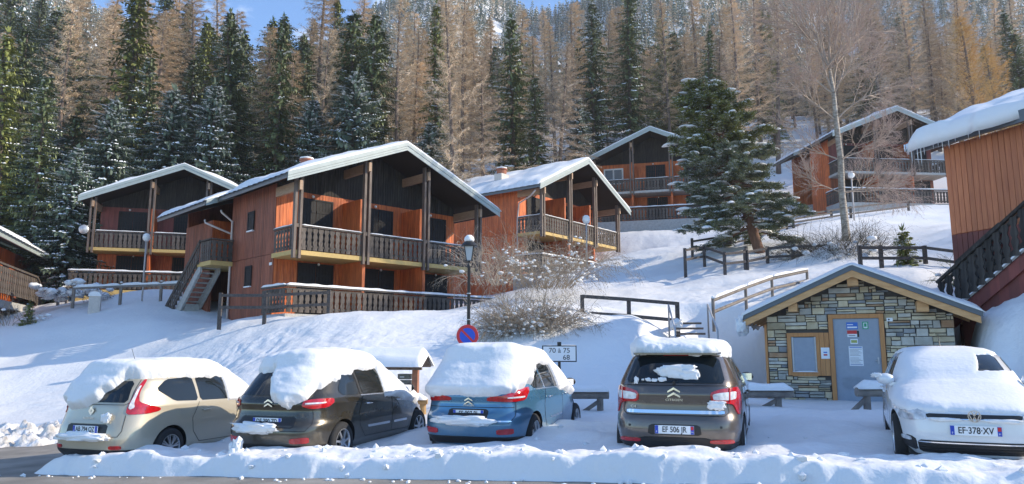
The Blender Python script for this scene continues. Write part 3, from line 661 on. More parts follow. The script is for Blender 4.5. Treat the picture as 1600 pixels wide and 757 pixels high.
# chalet F, near right, cut off by the frame
def chalet_edge_right():
    c = Vector((12.65, 21.0, 0)); dv = Vector((.342, -.94, 0)); nv = Vector((-.94, -.342, 0))     # from the far corner toward us, outward
    root = empty('timber_chalet', (c.x, c.y, 3.0), 0, 'nearest chalet at the right edge with orange plank wall and icicles', 'chalet', 'chalets on the snowy slope')
    def P(a, o, z): return dv*a+nv*o+Vector((0, 0, z))
    def wall_(a0, a1, z0, z1, mt, nm='wall'):
        p0 = P(a0, 0, 0); p1 = P(a1, 0, 0); return clad(root, nm, (p0.x, p0.y), (p1.x, p1.y), z0, z1, (nv.x, nv.y), mt, pitch=.165, individual=True, t=.024)
    wall_(0, 9.5, 1.95, 4.55, 'orange_grey'); wall_(0, 9.5, -1.6, 1.93, 'darkred')
    p0 = P(0, 0, 0); p1 = P(0, -9, 0); clad(root, 'gable_wall', (p0.x, p0.y), (p1.x, p1.y), -1.6, 4.5, (-dv.x, -dv.y), 'orange_grey')
    k = .42; ov = .42; rf = MB(); ez = 4.72
    rf.prism([P(-.6, ov, ez), P(-.6, -5, ez+(5+ov)*k), P(-.6, -5, ez-.22+(5+ov)*k), P(-.6, ov, ez-.22)], dv*12); r = rf.build('roof', M['soffit_dark'], root)
    f = MB(); f.beam(P(-.6, ov+.05, ez-.10), P(11, ov+.05, ez-.10), .10, .32); f.prism([P(-.65, ov+.05, ez+.02), P(-.65, -5, ez+.02+(5+ov)*k), P(-.65, -5, ez-.3+(5+ov)*k), P(-.65, ov+.05, ez-.3)], dv*.05); f.build('eave_board', M['zinc'], r)
    V = []; ny, nx = 130, 50
    for j in range(ny+1):
        a = -.75+12*j/ny; e = min(1, (j/4)**.5)
        lip = .20+.26*float(fbm(a*1.1, 1, 3, 4, .65))-.28*float(sstep(2.2, 3.6, a))
        for i in range(nx+1):
            s = (i/nx)**1.6; o = ov+lip-s*(5.9+lip); t = .42*(1+.6*float(fbm(a*.35, o*.35, 2, 8))+.25*float(fbm(a*1.7, o*1.7, 2, 18)))*e
            zb = ez+max(-.12, (ov-o)*k)
            if i == 0: z = zb-.12
            else: z = zb+t*min(1, (i/5)**.5)
            V.append(tuple(P(a, o, z)))
    n0 = len(V); lo = [tuple(P(-.72, V_o, ez+max(-.1, (ov-V_o)*k)-.02)) for V_o in [ov+.3-((i/nx)**1.6)*6.2 for i in range(nx+1)]]
    F = np.concatenate([grid_faces(ny+1, nx+1), np.array([(i, i+1, n0+i+1, n0+i) for i in range(nx)])])
    V += lo
    # underside of the overhanging lip
    n1 = len(V); und = []
    for j in range(ny+1):
        a = -.75+12*j/ny; und.append(tuple(P(a, ov-.05, ez+.02)))
    V += und; F = np.concatenate([F, np.array([(j*(nx+1), (j+1)*(nx+1), n1+j+1, n1+j) for j in range(ny)])])
    link('roof_snow', npmesh('roof_snow', V, F, M['snow_soft']), r)
    rr = random.Random(8)
    for i in range(22):
        a = -.9+rr.random()**1.4*4.5; L = rr.uniform(.08, .55)*(1.3 if i < 8 else .7); m = MB(); q = P(a, ov+.12, ez-.02)
        m.tube([q+Vector((0, 0, .1)), q+Vector((0, 0, -L*.4)), q+Vector((0, 0, -L))], [.028, .016, .002], 6); m.build('icicle', M['ice'], r, smooth=True)
    # stair railing rising toward the camera
    def RR(a0, z0, a1, z1): railing(root, P(a0, 1.15, z0), P(a1, 1.15, z1), h=1.05, slat=SLAT_BIG, pitch=.245, snow=0, rail_mat='black_wood', name='stair_railing')
    RR(.35, -.55, 6.6, 3.6)
    s = MB(); s.prism([P(.3, 1.08, -.62), P(6.6, 1.08, 3.55), P(6.6, 1.08, 3.2), P(.6, 1.08, -.80)], -nv*.05); st = s.build('stair_stringer', M['darkred'], root)
    tw = MB(); tw.prism([P(.9, 1.0, -1.8), P(.9, 1.0, -.5), P(6.6, 1.0, 3.2), P(6.6, 1.0, -1.8)], -nv*.1); tw.build('stair_side_wall', M['darkred'], root)
    sn = MB(); snow_strip(sn, P(.3, 1.10, -.56), P(6.6, 1.10, 3.6), .12, .07); sn.build('stair_snow', M['snow_soft'], root, smooth=True)
    RR2 = railing(root, P(.2, .2, .1), P(1.6, .2, 1.0), h=1.0, slat=SLAT_BIG, pitch=.245, snow=0, rail_mat='black_wood', name='stair_railing')
chalet_edge_right()
# ------------------------------------------------------------------ cars
class CarShape:
    """horizontal slices through a car body: z, rear x, front x, half width, rear and front squareness"""
    def __init__(s, rows, sm=.035):
        r = np.array(rows, float); d = np.concatenate([[0], np.cumsum(np.sqrt(np.diff(r[:, 0])**2+.35*np.diff(r[:, 1])**2+.35*np.diff(r[:, 2])**2+np.diff(r[:, 3])**2))])
        N = 500; t = np.linspace(0, d[-1], N); T = np.stack([np.interp(t, d, r[:, k]) for k in range(6)], 1)
        w = max(2, int(sm/d[-1]*N*1.6)); ker = np.hanning(2*w+3); ker /= ker.sum()
        pad = np.concatenate([2*T[:1]-T[w+1:0:-1], T, 2*T[-1:]-T[-2:-w-3:-1]]); S = np.stack([np.convolve(pad[:, k], ker, 'valid') for k in range(6)], 1)[:N]
        S[:, 0] = np.maximum.accumulate(S[:, 0]+np.arange(N)*1e-6); S[:, 3] = np.maximum(S[:, 3], .02); s.S = S; s.t = t; s.L = r[:, 2].max(); s.z0 = S[0, 0]; s.z1 = S[-1, 0]
    def par(s, z): return [np.interp(z, s.S[:, 0], s.S[:, k]) for k in range(1, 6)]
    @staticmethod
    def quarter(a, b, n, m):
        th = np.linspace(0, 1, m); th = (th**1.0)*math.pi/2
        return np.cos(th)**(2/n)*a, np.sin(th)**(2/n)*b
    def side(s, l, z, sg):
        xr, xf, b, nr, nf = s.par(z); xc = (xr+xf)/2; a = (xf-xr)/2; n = nr if l < xc else nf
        q = min(.9999, abs((l-xc)/a)); return np.array([sg*b*(1-q**n)**(1/n), l, z])
    def end(s, w, z, rear=True):
        xr, xf, b, nr, nf = s.par(z); xc = (xr+xf)/2; a = (xf-xr)/2
        X, Yv = s.quarter(a, b, nr if rear else nf, 160); ds = np.concatenate([[0], np.cumsum(np.hypot(np.diff(X), np.diff(Yv)))])
        w_ = abs(w); lx = np.interp(w_, ds, X); ly = np.interp(w_, ds, Yv)
        return np.array([math.copysign(ly, w), xc-lx if rear else xc+lx, z])
    def rear(s, w, z): return s.end(w, z, True)
    def front(s, w, z): return s.end(w, z, False)
    def grid(s, nt=84, nq=46, idx=None):
        N = len(s.t); k = np.linspace(0, N-1, nt); R_ = np.stack([np.interp(k, np.arange(N), s.S[:, c]) for c in range(6)], 1)
        out = []
        for (z, xr, xf, b, nr, nf) in R_:
            xc = (xr+xf)/2; a = (xf-xr)/2; pts = []
            for rear in (True, False):
                X, Yv = s.quarter(a, b, nr if rear else nf, 200); ds = np.concatenate([[0], np.cumsum(np.hypot(np.diff(X), np.diff(Yv)))])
                u = np.linspace(0, 1, nq)*ds[-1]; lx = np.interp(u, ds, X); ly = np.interp(u, ds, Yv)
                pts.append(np.stack([ly, (xc-lx) if rear else (xc+lx)], 1))
            q = np.concatenate([pts[0], pts[1][::-1][1:]])            # rear centre -> side -> front centre
            ring = np.concatenate([q, (q[::-1][1:-1])*[-1, 1]])
            out.append(np.concatenate([ring, np.full((len(ring), 1), z)], 1))
        return np.array(out)

def patch(poly, S, off=.004, back=.012, step=.06, thick=None):
    """2D polygon laid on the surface S(a, b) with real thickness; returns verts, faces"""
    bm = bmesh.new(); vs = [bm.verts.new((a, b, 0)) for a, b in poly]; bm.faces.new(vs)
    A = [p[0] for p in poly]; Bz = [p[1] for p in poly]
    for k in range(2):
        lo, hi = (min(A), max(A)) if k == 0 else (min(Bz), max(Bz)); n = int((hi-lo)/step)
        for i in range(1, n+1):
            c = lo+(hi-lo)*i/(n+1); no = (1, 0, 0) if k == 0 else (0, 1, 0); co = (c, 0, 0) if k == 0 else (0, c, 0)
            bmesh.ops.bisect_plane(bm, geom=bm.verts[:]+bm.edges[:]+bm.faces[:], dist=1e-5, plane_co=co, plane_no=no)
    bmesh.ops.triangulate(bm, faces=[f for f in bm.faces if len(f.verts) > 4])
    bm.verts.index_update(); e = .004; P = []; Nn = []
    cen = Vector((0, 2.1, .75))
    for v in bm.verts:
        a, b = v.co.x, v.co.y; p = S(a, b); du = S(a+e, b)-S(a-e, b); dv = S(a, b+e)-S(a, b-e); n = Vector(np.cross(du, dv))
        if n.length < 1e-12: n = Vector((0, 0, 1))
        n.normalize(); pv = Vector(p)
        if n.dot(Vector((pv.x*1.5, (pv.y-cen.y)*.8, pv.z-cen.z+.2))) < 0: n = -n
        P.append(pv); Nn.append(n)
    nv = len(P); V = [p+n*off for p, n in zip(P, Nn)]+[p-n*back for p, n in zip(P, Nn)]
    Fs = [tuple(v.index for v in f.verts) for f in bm.faces]
    F2 = [tuple(v+nv for v in reversed(f)) for f in Fs]; sk = []
    for ed in bm.edges:
        if len(ed.link_faces) == 1: a, b = ed.verts[0].index, ed.verts[1].index; sk.append((a, b, b+nv, a+nv))
    bm.free(); return V, Fs+sk
def add_patch(name, poly, S, mt, parent, off=.004, label=None, step=.06):
    V, F = patch(poly, S, off, step=step); mb = MB(); mb.add(V, F); me = mb.mesh(name, M[mt] if isinstance(mt, str) else mt, smooth=True)
    o = link(name, me, parent, label=label); shade_angle(me); return o
def shade_angle(me, ang=40):
    bm = bmesh.new(); bm.from_mesh(me); c = R(ang)
    for e in bm.edges:
        e.smooth = not (len(e.link_faces) == 2 and e.calc_face_angle(0) > c)
    bm.to_mesh(me); bm.free()
def ribbon(mb, pts, S, w=.009, off=.0045):
    """a panel gap: thin strip following points in surface coordinates"""
    out = []; dense = []
    for i in range(len(pts)-1):
        a, b = pts[i], pts[i+1]; n = max(1, int(math.hypot(b[0]-a[0], b[1]-a[1])/.06))
        for k in range(n): dense.append((a[0]+(b[0]-a[0])*k/n, a[1]+(b[1]-a[1])*k/n))
    dense.append(pts[-1]); P = [Vector(S(*p)) for p in dense]; vs = []
    for i, p in enumerate(P):
        e = .004; a, b = dense[i]; n = Vector(np.cross(S(a+e, b)-S(a-e, b), S(a, b+e)-S(a, b-e))).normalized()
        if n.dot(Vector((p.x*1.5, (p.y-2.1)*.8, p.z-.55))) < 0: n = -n
        d = (P[min(i+1, len(P)-1)]-P[max(i-1, 0)]).normalized(); s_ = n.cross(d).normalized()*(w/2)
        vs += [p+n*off-s_, p+n*off+s_]
    mb.add(vs, [(2*i, 2*i+1, 2*i+3, 2*i+2) for i in range(len(P)-1)])
def mir(poly): return [(-a, b) for a, b in poly]
def smooth_poly(poly, it=2):
    for _ in range(it):
        q = []
        for i in range(len(poly)):
            a, b = poly[i], poly[(i+1) % len(poly)]
            k = min(.16, .045/max(1e-6, math.hypot(a[0]-b[0], a[1]-b[1]))); q.append((a[0]*(1-k)+b[0]*k, a[1]*(1-k)+b[1]*k)); q.append((a[0]*k+b[0]*(1-k), a[1]*k+b[1]*(1-k)))
        poly = q
    return poly
def wheel(parent, c, sg, r=.32, w=.21, spokes=5, style=0):
    t = MB(); prof = [(r*.66, -w/2), (r*.90, -w/2), (r*.985, -w*.38), (r, -w*.2), (r, w*.2), (r*.985, w*.38), (r*.90, w/2), (r*.66, w/2), (r*.64, w*.2), (r*.64, -w*.2)]
    t.lathe(prof, 40, 'X'); o = t.build('wheel', M['tyre'], parent, smooth=True); o.location = c; shade_angle(o.data, 50)
    ri = MB(); s = sg
    # rim: barrel ring, dish, spokes, hub
    vs = []; ring = [(r*.665, w*.49), (r*.63, w*.50), (r*.60, w*.40), (r*.585, w*.1)]
    n = 40
    for (rr_, h) in ring:
        for k in range(n): a = 2*math.pi*k/n; vs.append((s*h, rr_*math.cos(a), rr_*math.sin(a)))
    ri.add(vs, [(i*n+k, i*n+(k+1) % n, (i+1)*n+(k+1) % n, (i+1)*n+k) for i in range(len(ring)-1) for k in range(n)])
    for k in range(spokes):
        a = 2*math.pi*(k+.3)/spokes
        for off_ in ((-.12, .12) if style == 1 else (0,)):
            a2 = a+off_; wd = r*(.07 if style == 1 else .10)
            p = Vector((s*w*.44, math.cos(a)*r*.12, math.sin(a)*r*.12)); q = Vector((s*w*.40, math.cos(a2)*r*.61, math.sin(a2)*r*.61)); ri.beam(p, q, wd, .022, up=(s, 0, 0))
    ri.lathe([(r*.02, s*w*.49), (r*.10, s*w*.49), (r*.17, s*w*.45), (r*.17, s*w*.30)], 20, 'X')
    ro = ri.build('rim', M['rim'], o)
    d = MB(); d.lathe([(r*.60, s*w*.12), (r*.3, s*w*.1), (.02, s*w*.1)], 32, 'X'); d.build('brake_disc', M['black_plastic'], o)
    return o
def text(parent, body, loc, rot, size, mt, name='lettering', ex=.001, sx=1.0, align='CENTER', bold=0.0):
    cu = bpy.data.curves.new(name, 'FONT'); cu.body = body; cu.size = size; cu.extrude = ex; cu.align_x = align; cu.align_y = 'CENTER'; cu.offset = bold
    cu.materials.append(M[mt]); o = bpy.data.objects.new(name, cu); col.objects.link(o); o.parent = parent; o.location = loc; o.rotation_euler = rot; o.scale = (sx, 1, 1); return o
def plate(parent, p, facing, txt, tilt=0.0, dept=None, w=.52):
    """licence plate centred at p; facing -1 = toward the rear (-Y), +1 = toward +Y"""
    b = MB(); b.box((-w/2, -.008, -.055), (w/2, .008, .055)); o = b.build('licence_plate', M['plate_white'], parent); o.location = p
    o.rotation_euler = (tilt, 0, 0 if facing < 0 else math.pi)
    s = MB(); s.box((-w/2+.002, -.0105, -.053), (-w/2+.045, -.0085, .053)); s.build('country_band', M['plate_blue'], o)
    s = MB(); s.box((w/2-.045, -.0105, -.053), (w/2-.002, -.0085, .053)); s.build('region_band', M['plate_blue'], o)
    if dept: s = MB(); s.box((w/2-.042, -.0125, .003), (w/2-.006, -.0106, .048)); s.build('region_crest', M['sign_red'], o)
    text(o, 'F', (-w/2+.024, -.0115, -.030), (R(90), 0, 0), .035, 'plate_white', 'country_letter')
    if dept: text(o, dept, (w/2-.024, -.0115, -.028), (R(90), 0, 0), .03, 'plate_white', 'region_number')
    text(o, txt, (0, -.0105, .0), (R(90), 0, 0), .105, 'ink', 'plate_lettering', sx=.80, bold=.0012)
    return o
def chevrons(parent, p, s=.16):
    m = MB()
    for dz in (0, -.062*s/.16*1.0):
        for sg in (-1, 1):
            m.prism([(0, -.012, dz+s*.30), (sg*s*.5, -.006, dz-.03*0), (sg*s*.5, -.006, dz-s*.13), (0, -.012, dz+s*.12)], (0, .016, 0))
    o = m.build('chevron_emblem', M['chrome'], parent); o.location = p; return o

def build_car(name, label, loc, az, sh, paint, spec):
    """local frame: x right, y forward from the rear bumper, z up"""
    root = empty(name, loc, -az, label, 'car', 'cars parked in the snow')
    pm = paint; G = sh.grid(); nt_, nc, _ = G.shape; V = G.reshape(-1, 3)
    F = grid_faces(nt_, nc, True); mb = MB(); mb.v = [tuple(p) for p in V]; mb.f = [tuple(f) for f in F]; mb.m = [0]*len(F)
    mb.f += [tuple(range(nc))[::-1], tuple((nt_-1)*nc+k for k in range(nc))]; mb.m += [0, 0]
    me = mb.mesh('body', [pm, M['black_plastic']], smooth=True); body = link('body', me, root)
    # wheel arches cut from the solid
    cut = MB(); wb = spec['wheels']; r = spec.get('wr', .325); ar = r+.045
    for wy in wb:
        for sg in (-1, 1): 
            x0, x1 = (spec['hw']-.34, spec['hw']+.3) if sg > 0 else (-spec['hw']-.3, -spec['hw']+.34)
            n = 40; vs = [(x, wy+ar*math.cos(2*math.pi*k/n), r+.0+ar*math.sin(2*math.pi*k/n)) for x in (x0, x1) for k in range(n)]
            cut.add(vs, [tuple(range(n))[::-1], tuple(range(n, 2*n))]+[(k, (k+1) % n, n+(k+1) % n, n+k) for k in range(n)], 1)
    cme = cut.mesh('arch_cutter', [pm, M['black_plastic']]); co = bpy.data.objects.new('arch_cutter', cme); col.objects.link(co); co.parent = root
    md = body.modifiers.new('arches', 'BOOLEAN'); md.operation = 'DIFFERENCE'; md.object = co; md.solver = 'FAST'
    bpy.context.view_layer.update(); dg = bpy.context.evaluated_depsgraph_get(); nm = bpy.data.meshes.new_from_object(body.evaluated_get(dg)); body.modifiers.clear(); body.data = nm; shade_angle(nm, 35)
    bpy.data.objects.remove(co, do_unlink=True)
    for wy in wb:
        for sg in (-1, 1):
            wheel(body if False else root, (sg*(spec['hw']-.115), wy, r), sg, r, spokes=spec.get('spokes', 5), style=spec.get('style', 0))
    sideR = lambda l, z: sh.side(l, z, 1); sideL = lambda l, z: sh.side(l, z, -1)
    # side parts on both flanks
    for (nm_, poly, mt, off) in spec['side']:
        for S in (sideR, sideL):
            o = add_patch(nm_, smooth_poly(poly, 1) if spec.get('soft', True) else poly, S, pm if mt == 'PAINT' else mt, root, off)
            if nm_ == 'door':
                hs = [h for h in spec['handles'] if min(p[0] for p in poly) < h[0] < max(p[0] for p in poly)]
                for (hl, hz) in hs:
                    a, b = Vector(S(hl-.09, hz)), Vector(S(hl+.09, hz)); nx = Vector((1 if S is sideR else -1, 0, 0)); m = MB()
                    m.tube([a+nx*.004, a+nx*.034+Vector((0, .02, 0)), b+nx*.034-Vector((0, .02, 0)), b+nx*.004], .012, 8); m.build('door_handle', spec.get('handle_mat', pm), o, smooth=True)
    for S in (sideR, sideL):
        m = MB()
        for pl in spec.get('side_seams', []): ribbon(m, pl, S)
        if m.v: m.build('door_gap', M['seam'], root)
    for (nm_, poly, mt, off, both) in spec['ends']:
        S = sh.rear if not nm_.startswith('F:') else sh.front; nm2 = nm_.replace('F:', '')
        for pl in ([poly, mir(poly)] if both else [poly]):
            add_patch(nm2, smooth_poly(pl, 1), S, pm if mt == 'PAINT' else mt, root, off)
    m = MB()
    for pl in spec.get('rear_seams', []): ribbon(m, pl, sh.rear); 
    for pl in spec.get('rear_seams', []): ribbon(m, mir(pl), sh.rear)
    if m.v: m.build('tailgate_gap', M['seam'], root)
    # door mirrors
    for sg in (-1, 1):
        l, z = spec['mirror']; p = Vector(sh.side(l, z, sg)); m = MB()
        bm = bmesh.new(); bmesh.ops.create_uvsphere(bm, u_segments=16, v_segments=10, radius=1)
        vs = [(p.x+sg*(.115+v.co.x*.115), p.y+v.co.y*.075*(1.2 if v.co.y > 0 else .5)+.02, p.z+.06+v.co.z*.078) for v in bm.verts]; m.add(vs, [[v.index for v in f.verts] for f in bm.faces]); bm.free()
        m.box((p.x-.03 if sg > 0 else p.x-.07, p.y-.02, p.z-.03), (p.x+.07 if sg > 0 else p.x+.03, p.y+.05, p.z+.015))
        o = m.build('door_mirror', spec.get('mirror_mat', pm), root, smooth=True); shade_angle(o.data, 50)
        g = MB(); g.box((p.x+sg*.115-.085, p.y-.030, p.z), (p.x+sg*.115+.085, p.y-.022, p.z+.115)); g.build('mirror_glass', M['chrome'], o)
    u = MB(); u.box((-spec['hw']*.82, .35, .14), (spec['hw']*.82, sh.L-.35, .30)); u.build('underbody', M['black_plastic'], root)
    return root
def car_snow(root, sh, fn, seed=1, name='snow_blanket', nt=190, nq=130, label=None, smooth=5):
    """snow lying on the car: fn(x, l, z, nx, nl, nz) -> (inside distance, thickness)"""
    G = sh.grid(nt, nq); a = np.roll(G, -1, 1)-np.roll(G, 1, 1); b = np.gradient(G, axis=0); n = np.cross(a, b); ln = np.linalg.norm(n, axis=2, keepdims=True); n = n/np.maximum(ln, 1e-9)
    c = np.stack([G[..., 0], G[..., 1]-2.1, G[..., 2]-.4], -1); n = np.where((n*c).sum(-1, keepdims=True) < 0, -n, n); n[-1] = (0, 0, 1); n[-2] = n[-2]*.3+np.array([0, 0, .7])
    x, l, z = G[..., 0], G[..., 1], G[..., 2]
    d, T = fn(x, l, z, n)
    T = T*(1+.32*fbm(x*1.1+seed, l*1.1, 2, seed)+.05*fbm(x*7, l*7+z*5, 2, seed+2))
    d = d+.035*fbm(x*5+seed, l*5+z*6, 3, seed+5, .6)*(n[..., 2] < .97)
    e = np.clip(d/.07, 0, 1); th = T*np.sqrt(e*(2-e)); th = np.where(d > 0, th, -.015)
    T = T*(1-.6*sstep(.55, .95, np.abs(n[..., 0])))
    d = d+0.0
    dirv = n*.8+np.array([0, 0, .45])*(T[..., None] > .0); dirv /= np.linalg.norm(dirv, axis=2, keepdims=True)
    th = th+np.where(d > .02, .010*min(1, smooth)*fbm(x*6, l*6+z*6, 3, seed+9, .6)+(.02 if smooth else .008)*np.maximum(0, fbm(x*3.3, l*3.3+z*3, 2, seed+4)), 0)
    P = G+dirv*th[..., None]
    for _ in range(smooth):
        Q = P.copy(); Q[1:-1] = (P[1:-1]*2+P[2:]+P[:-2]+np.roll(P, 1, 1)[1:-1]+np.roll(P, -1, 1)[1:-1])/6; wgt = (d > .05)[..., None]*1.0; P = P*(1-wgt)+Q*wgt
    # jitter of the edge
    nc = G.shape[1]; F = grid_faces(nt, nc, True); keep = (d.ravel()[F] > 0).any(1); F = F[keep]
    top = np.arange(nc)+(nt-1)*nc
    V = P.reshape(-1, 3); used = np.unique(F); remap = -np.ones(len(V), int); remap[used] = np.arange(len(used)); me = npmesh(name, V[used], remap[F], M['snow_soft'])
    bm = bmesh.new(); bm.from_mesh(me)
    edges = [e for e in bm.edges if len(e.link_faces) == 1 and all(v.co.z > sh.z1-.01 for v in e.verts)]
    if edges:
        try: bmesh.ops.holes_fill(bm, edges=edges)
        except Exception: pass
    for f in bm.faces: f.smooth = True
    bmesh.ops.recalc_face_normals(bm, faces=bm.faces); bm.to_mesh(me); bm.free()
    return link(name, me, root, kind=None, label=label)
def loose_snow(root, c, s, seed=0, name='snow_patch', parent=None):
    """flattish lump of snow stuck to the bodywork; c centre, s half sizes"""
    bm = bmesh.new(); bmesh.ops.create_icosphere(bm, subdivisions=4, radius=1.0)
    for v in bm.verts:
        p = v.co.copy(); k = 1+.45*mnoise.noise(p*1.9+Vector((seed, seed*2, 0)))+.22*mnoise.noise(p*5+Vector((seed, 0, 0)))
        q = Vector((math.copysign(abs(p.x)**.75, p.x), p.y, math.copysign(abs(p.z)**.75, p.z)))*k; v.co = Vector((c[0]+q.x*s[0], c[1]+q.y*s[1], c[2]+q.z*s[2]))
    me = bpy.data.meshes.new(name); bm.to_mesh(me); bm.free(); me.materials.append(M['snow_soft']); me.polygons.foreach_set('use_smooth', [True]*len(me.polygons)); return link(name, me, root)

def paint_mat(name, c, metal=.55, rough=.28, grime=.20):
    m = mat(name, c, rough, metal, coat=1.0, bump=0); n = m.node_tree; b = n.nodes['Principled BSDF']     # road salt dried on the lower panels
    t = n.nodes.new('ShaderNodeTexCoord'); sp = n.nodes.new('ShaderNodeSeparateXYZ'); n.links.new(t.outputs['Object'], sp.inputs[0])
    mr = n.nodes.new('ShaderNodeMapRange'); mr.inputs['From Min'].default_value = 1.0; mr.inputs['From Max'].default_value = .22; n.links.new(sp.outputs['Z'], mr.inputs['Value'])
    nz = n.nodes.new('ShaderNodeTexNoise'); nz.inputs['Scale'].default_value = 5; nz.inputs['Detail'].default_value = 8; nz.inputs['Roughness'].default_value = .7; n.links.new(t.outputs['Object'], nz.inputs['Vector'])
    mu = n.nodes.new('ShaderNodeMath'); mu.operation = 'MULTIPLY'; n.links.new(mr.outputs[0], mu.inputs[0]); n.links.new(nz.outputs['Fac'], mu.inputs[1])
    m2 = n.nodes.new('ShaderNodeMath'); m2.operation = 'MULTIPLY'; m2.inputs[1].default_value = grime*2; n.links.new(mu.outputs[0], m2.inputs[0]); m2.use_clamp = True
    mx_ = n.nodes.new('ShaderNodeMixRGB'); mx_.inputs[1].default_value = (*c, 1); mx_.inputs[2].default_value = (.33, .31, .28, 1); n.links.new(m2.outputs[0], mx_.inputs[0]); n.links.new(mx_.outputs[0], b.inputs['Base Color'])
    ra = n.nodes.new('ShaderNodeMapRange'); ra.inputs['To Min'].default_value = rough; ra.inputs['To Max'].default_value = .8; n.links.new(m2.outputs[0], ra.inputs['Value']); n.links.new(ra.outputs[0], b.inputs['Roughness'])
    co_ = n.nodes.new('ShaderNodeMath'); co_.operation = 'SUBTRACT'; co_.inputs[0].default_value = 1.0; n.links.new(m2.outputs[0], co_.inputs[1]); n.links.new(co_.outputs[0], b.inputs['Coat Weight']); return m
P_BEIGE = paint_mat('champagne_car_paint', (.46, .41, .31), .35, .35)
P_BROWN = paint_mat('dark_bronze_car_paint', (.042, .034, .020), .55, .24)
P_BLUE = paint_mat('metallic_blue_car_paint', (.05, .18, .31), .45, .26)
P_TAUPE = paint_mat('taupe_grey_car_paint', (.105, .088, .078), .5, .26)
P_WHITE = paint_mat('white_car_paint', (.74, .75, .76), .0, .3)

def place(px, Y, az, plate_y, plate_h, l_plate=0.0, facing=-1, L=None):
    """ground point of the car's rear centre so that the plate lands on its pixel"""
    p = at(px, plate_y, Y); return p
AZ = R(19)
h_ = Vector((math.sin(AZ), math.cos(AZ), 0))

def arch(cx, cz, r, a0, a1, n=8): return [(cx+r*math.cos(R(a0+(a1-a0)*i/n)), cz+r*math.sin(R(a0+(a1-a0)*i/n))) for i in range(n+1)]
# ---- shapes
SH_MPV = CarShape([(.20,.14,4.44,.78,6,4),(.33,.03,4.54,.885,6,4),(.52,0,4.56,.915,5.5,3.4),(.70,.04,4.52,.922,5.5,3.1),(.84,.09,4.32,.918,5.2,3),(.95,.12,3.95,.905,5,3),(1.03,.14,3.62,.895,5,3.2),(1.10,.17,3.44,.87,5,3.4),(1.30,.27,3.06,.80,5,3.8),(1.46,.40,2.72,.73,5,4),(1.545,.50,2.48,.66,4.5,4),(1.60,.74,2.20,.56,4,4),(1.635,1.15,1.85,.30,3,3)])
SH_PIC = CarShape([(.20,.16,4.32,.78,6,4),(.33,.05,4.42,.88,6,4),(.52,0,4.45,.912,5.5,3.4),(.64,.03,4.43,.918,5.5,3.1),(.70,.10,4.38,.918,5.2,3),(.85,.13,4.22,.912,5,3),(.96,.12,3.90,.90,5,3),(1.03,.15,3.60,.885,5,3.2),(1.10,.21,3.42,.86,4.6,3.4),(1.30,.38,3.00,.785,4.4,3.8),(1.46,.54,2.62,.71,4.4,4),(1.545,.64,2.36,.64,4.2,4),(1.60,.86,2.10,.54,4,4),(1.63,1.2,1.8,.30,3,3)])
SH_SUV = CarShape([(.22,.16,4.18,.76,6,4),(.34,.05,4.30,.87,6,4),(.52,0,4.34,.895,6,3.4),(.66,.02,4.33,.90,6,3.1),(.74,.07,4.28,.90,5.5,3),(.86,.08,4.18,.898,5.2,3),(1.00,.07,3.85,.89,5,3),(1.10,.10,3.45,.875,5,3.2),(1.17,.15,3.22,.85,5,3.4),(1.34,.30,2.88,.775,5,3.8),(1.47,.42,2.58,.71,5,4),(1.55,.46,2.36,.65,4.6,4),(1.60,.66,2.10,.54,4,4),(1.625,1.1,1.8,.30,3,3)])
SH_SMALL = CarShape([(.16,.15,3.86,.72,6,4.5),(.26,.05,3.95,.80,6,4.6),(.42,0,3.97,.835,5.5,4.4),(.58,.02,3.96,.842,5.5,4.2),(.68,.06,3.93,.842,5,4.2),(.76,.08,3.78,.838,5,4.0),(.86,.10,3.40,.825,5,3.6),(.93,.12,3.10,.815,5,3.6),(1.00,.15,2.93,.79,5,3.8),(1.16,.26,2.68,.725,5,4),(1.30,.38,2.40,.665,5,4),(1.375,.46,2.20,.61,4.5,4),(1.425,.66,1.95,.50,4,4),(1.452,1.0,1.6,.28,3,3)])

def car_loc(px, Y, rx=0.0, dz=-.08):
    """rear (or front) centre of a car seen at column px at distance Y"""
    X = (px-CX)/F_PX*Y*1.0
    return X, Y
def root_at(X, Y, az, dz=-.08): return Vector((X, Y, plane_z(X)+dz))

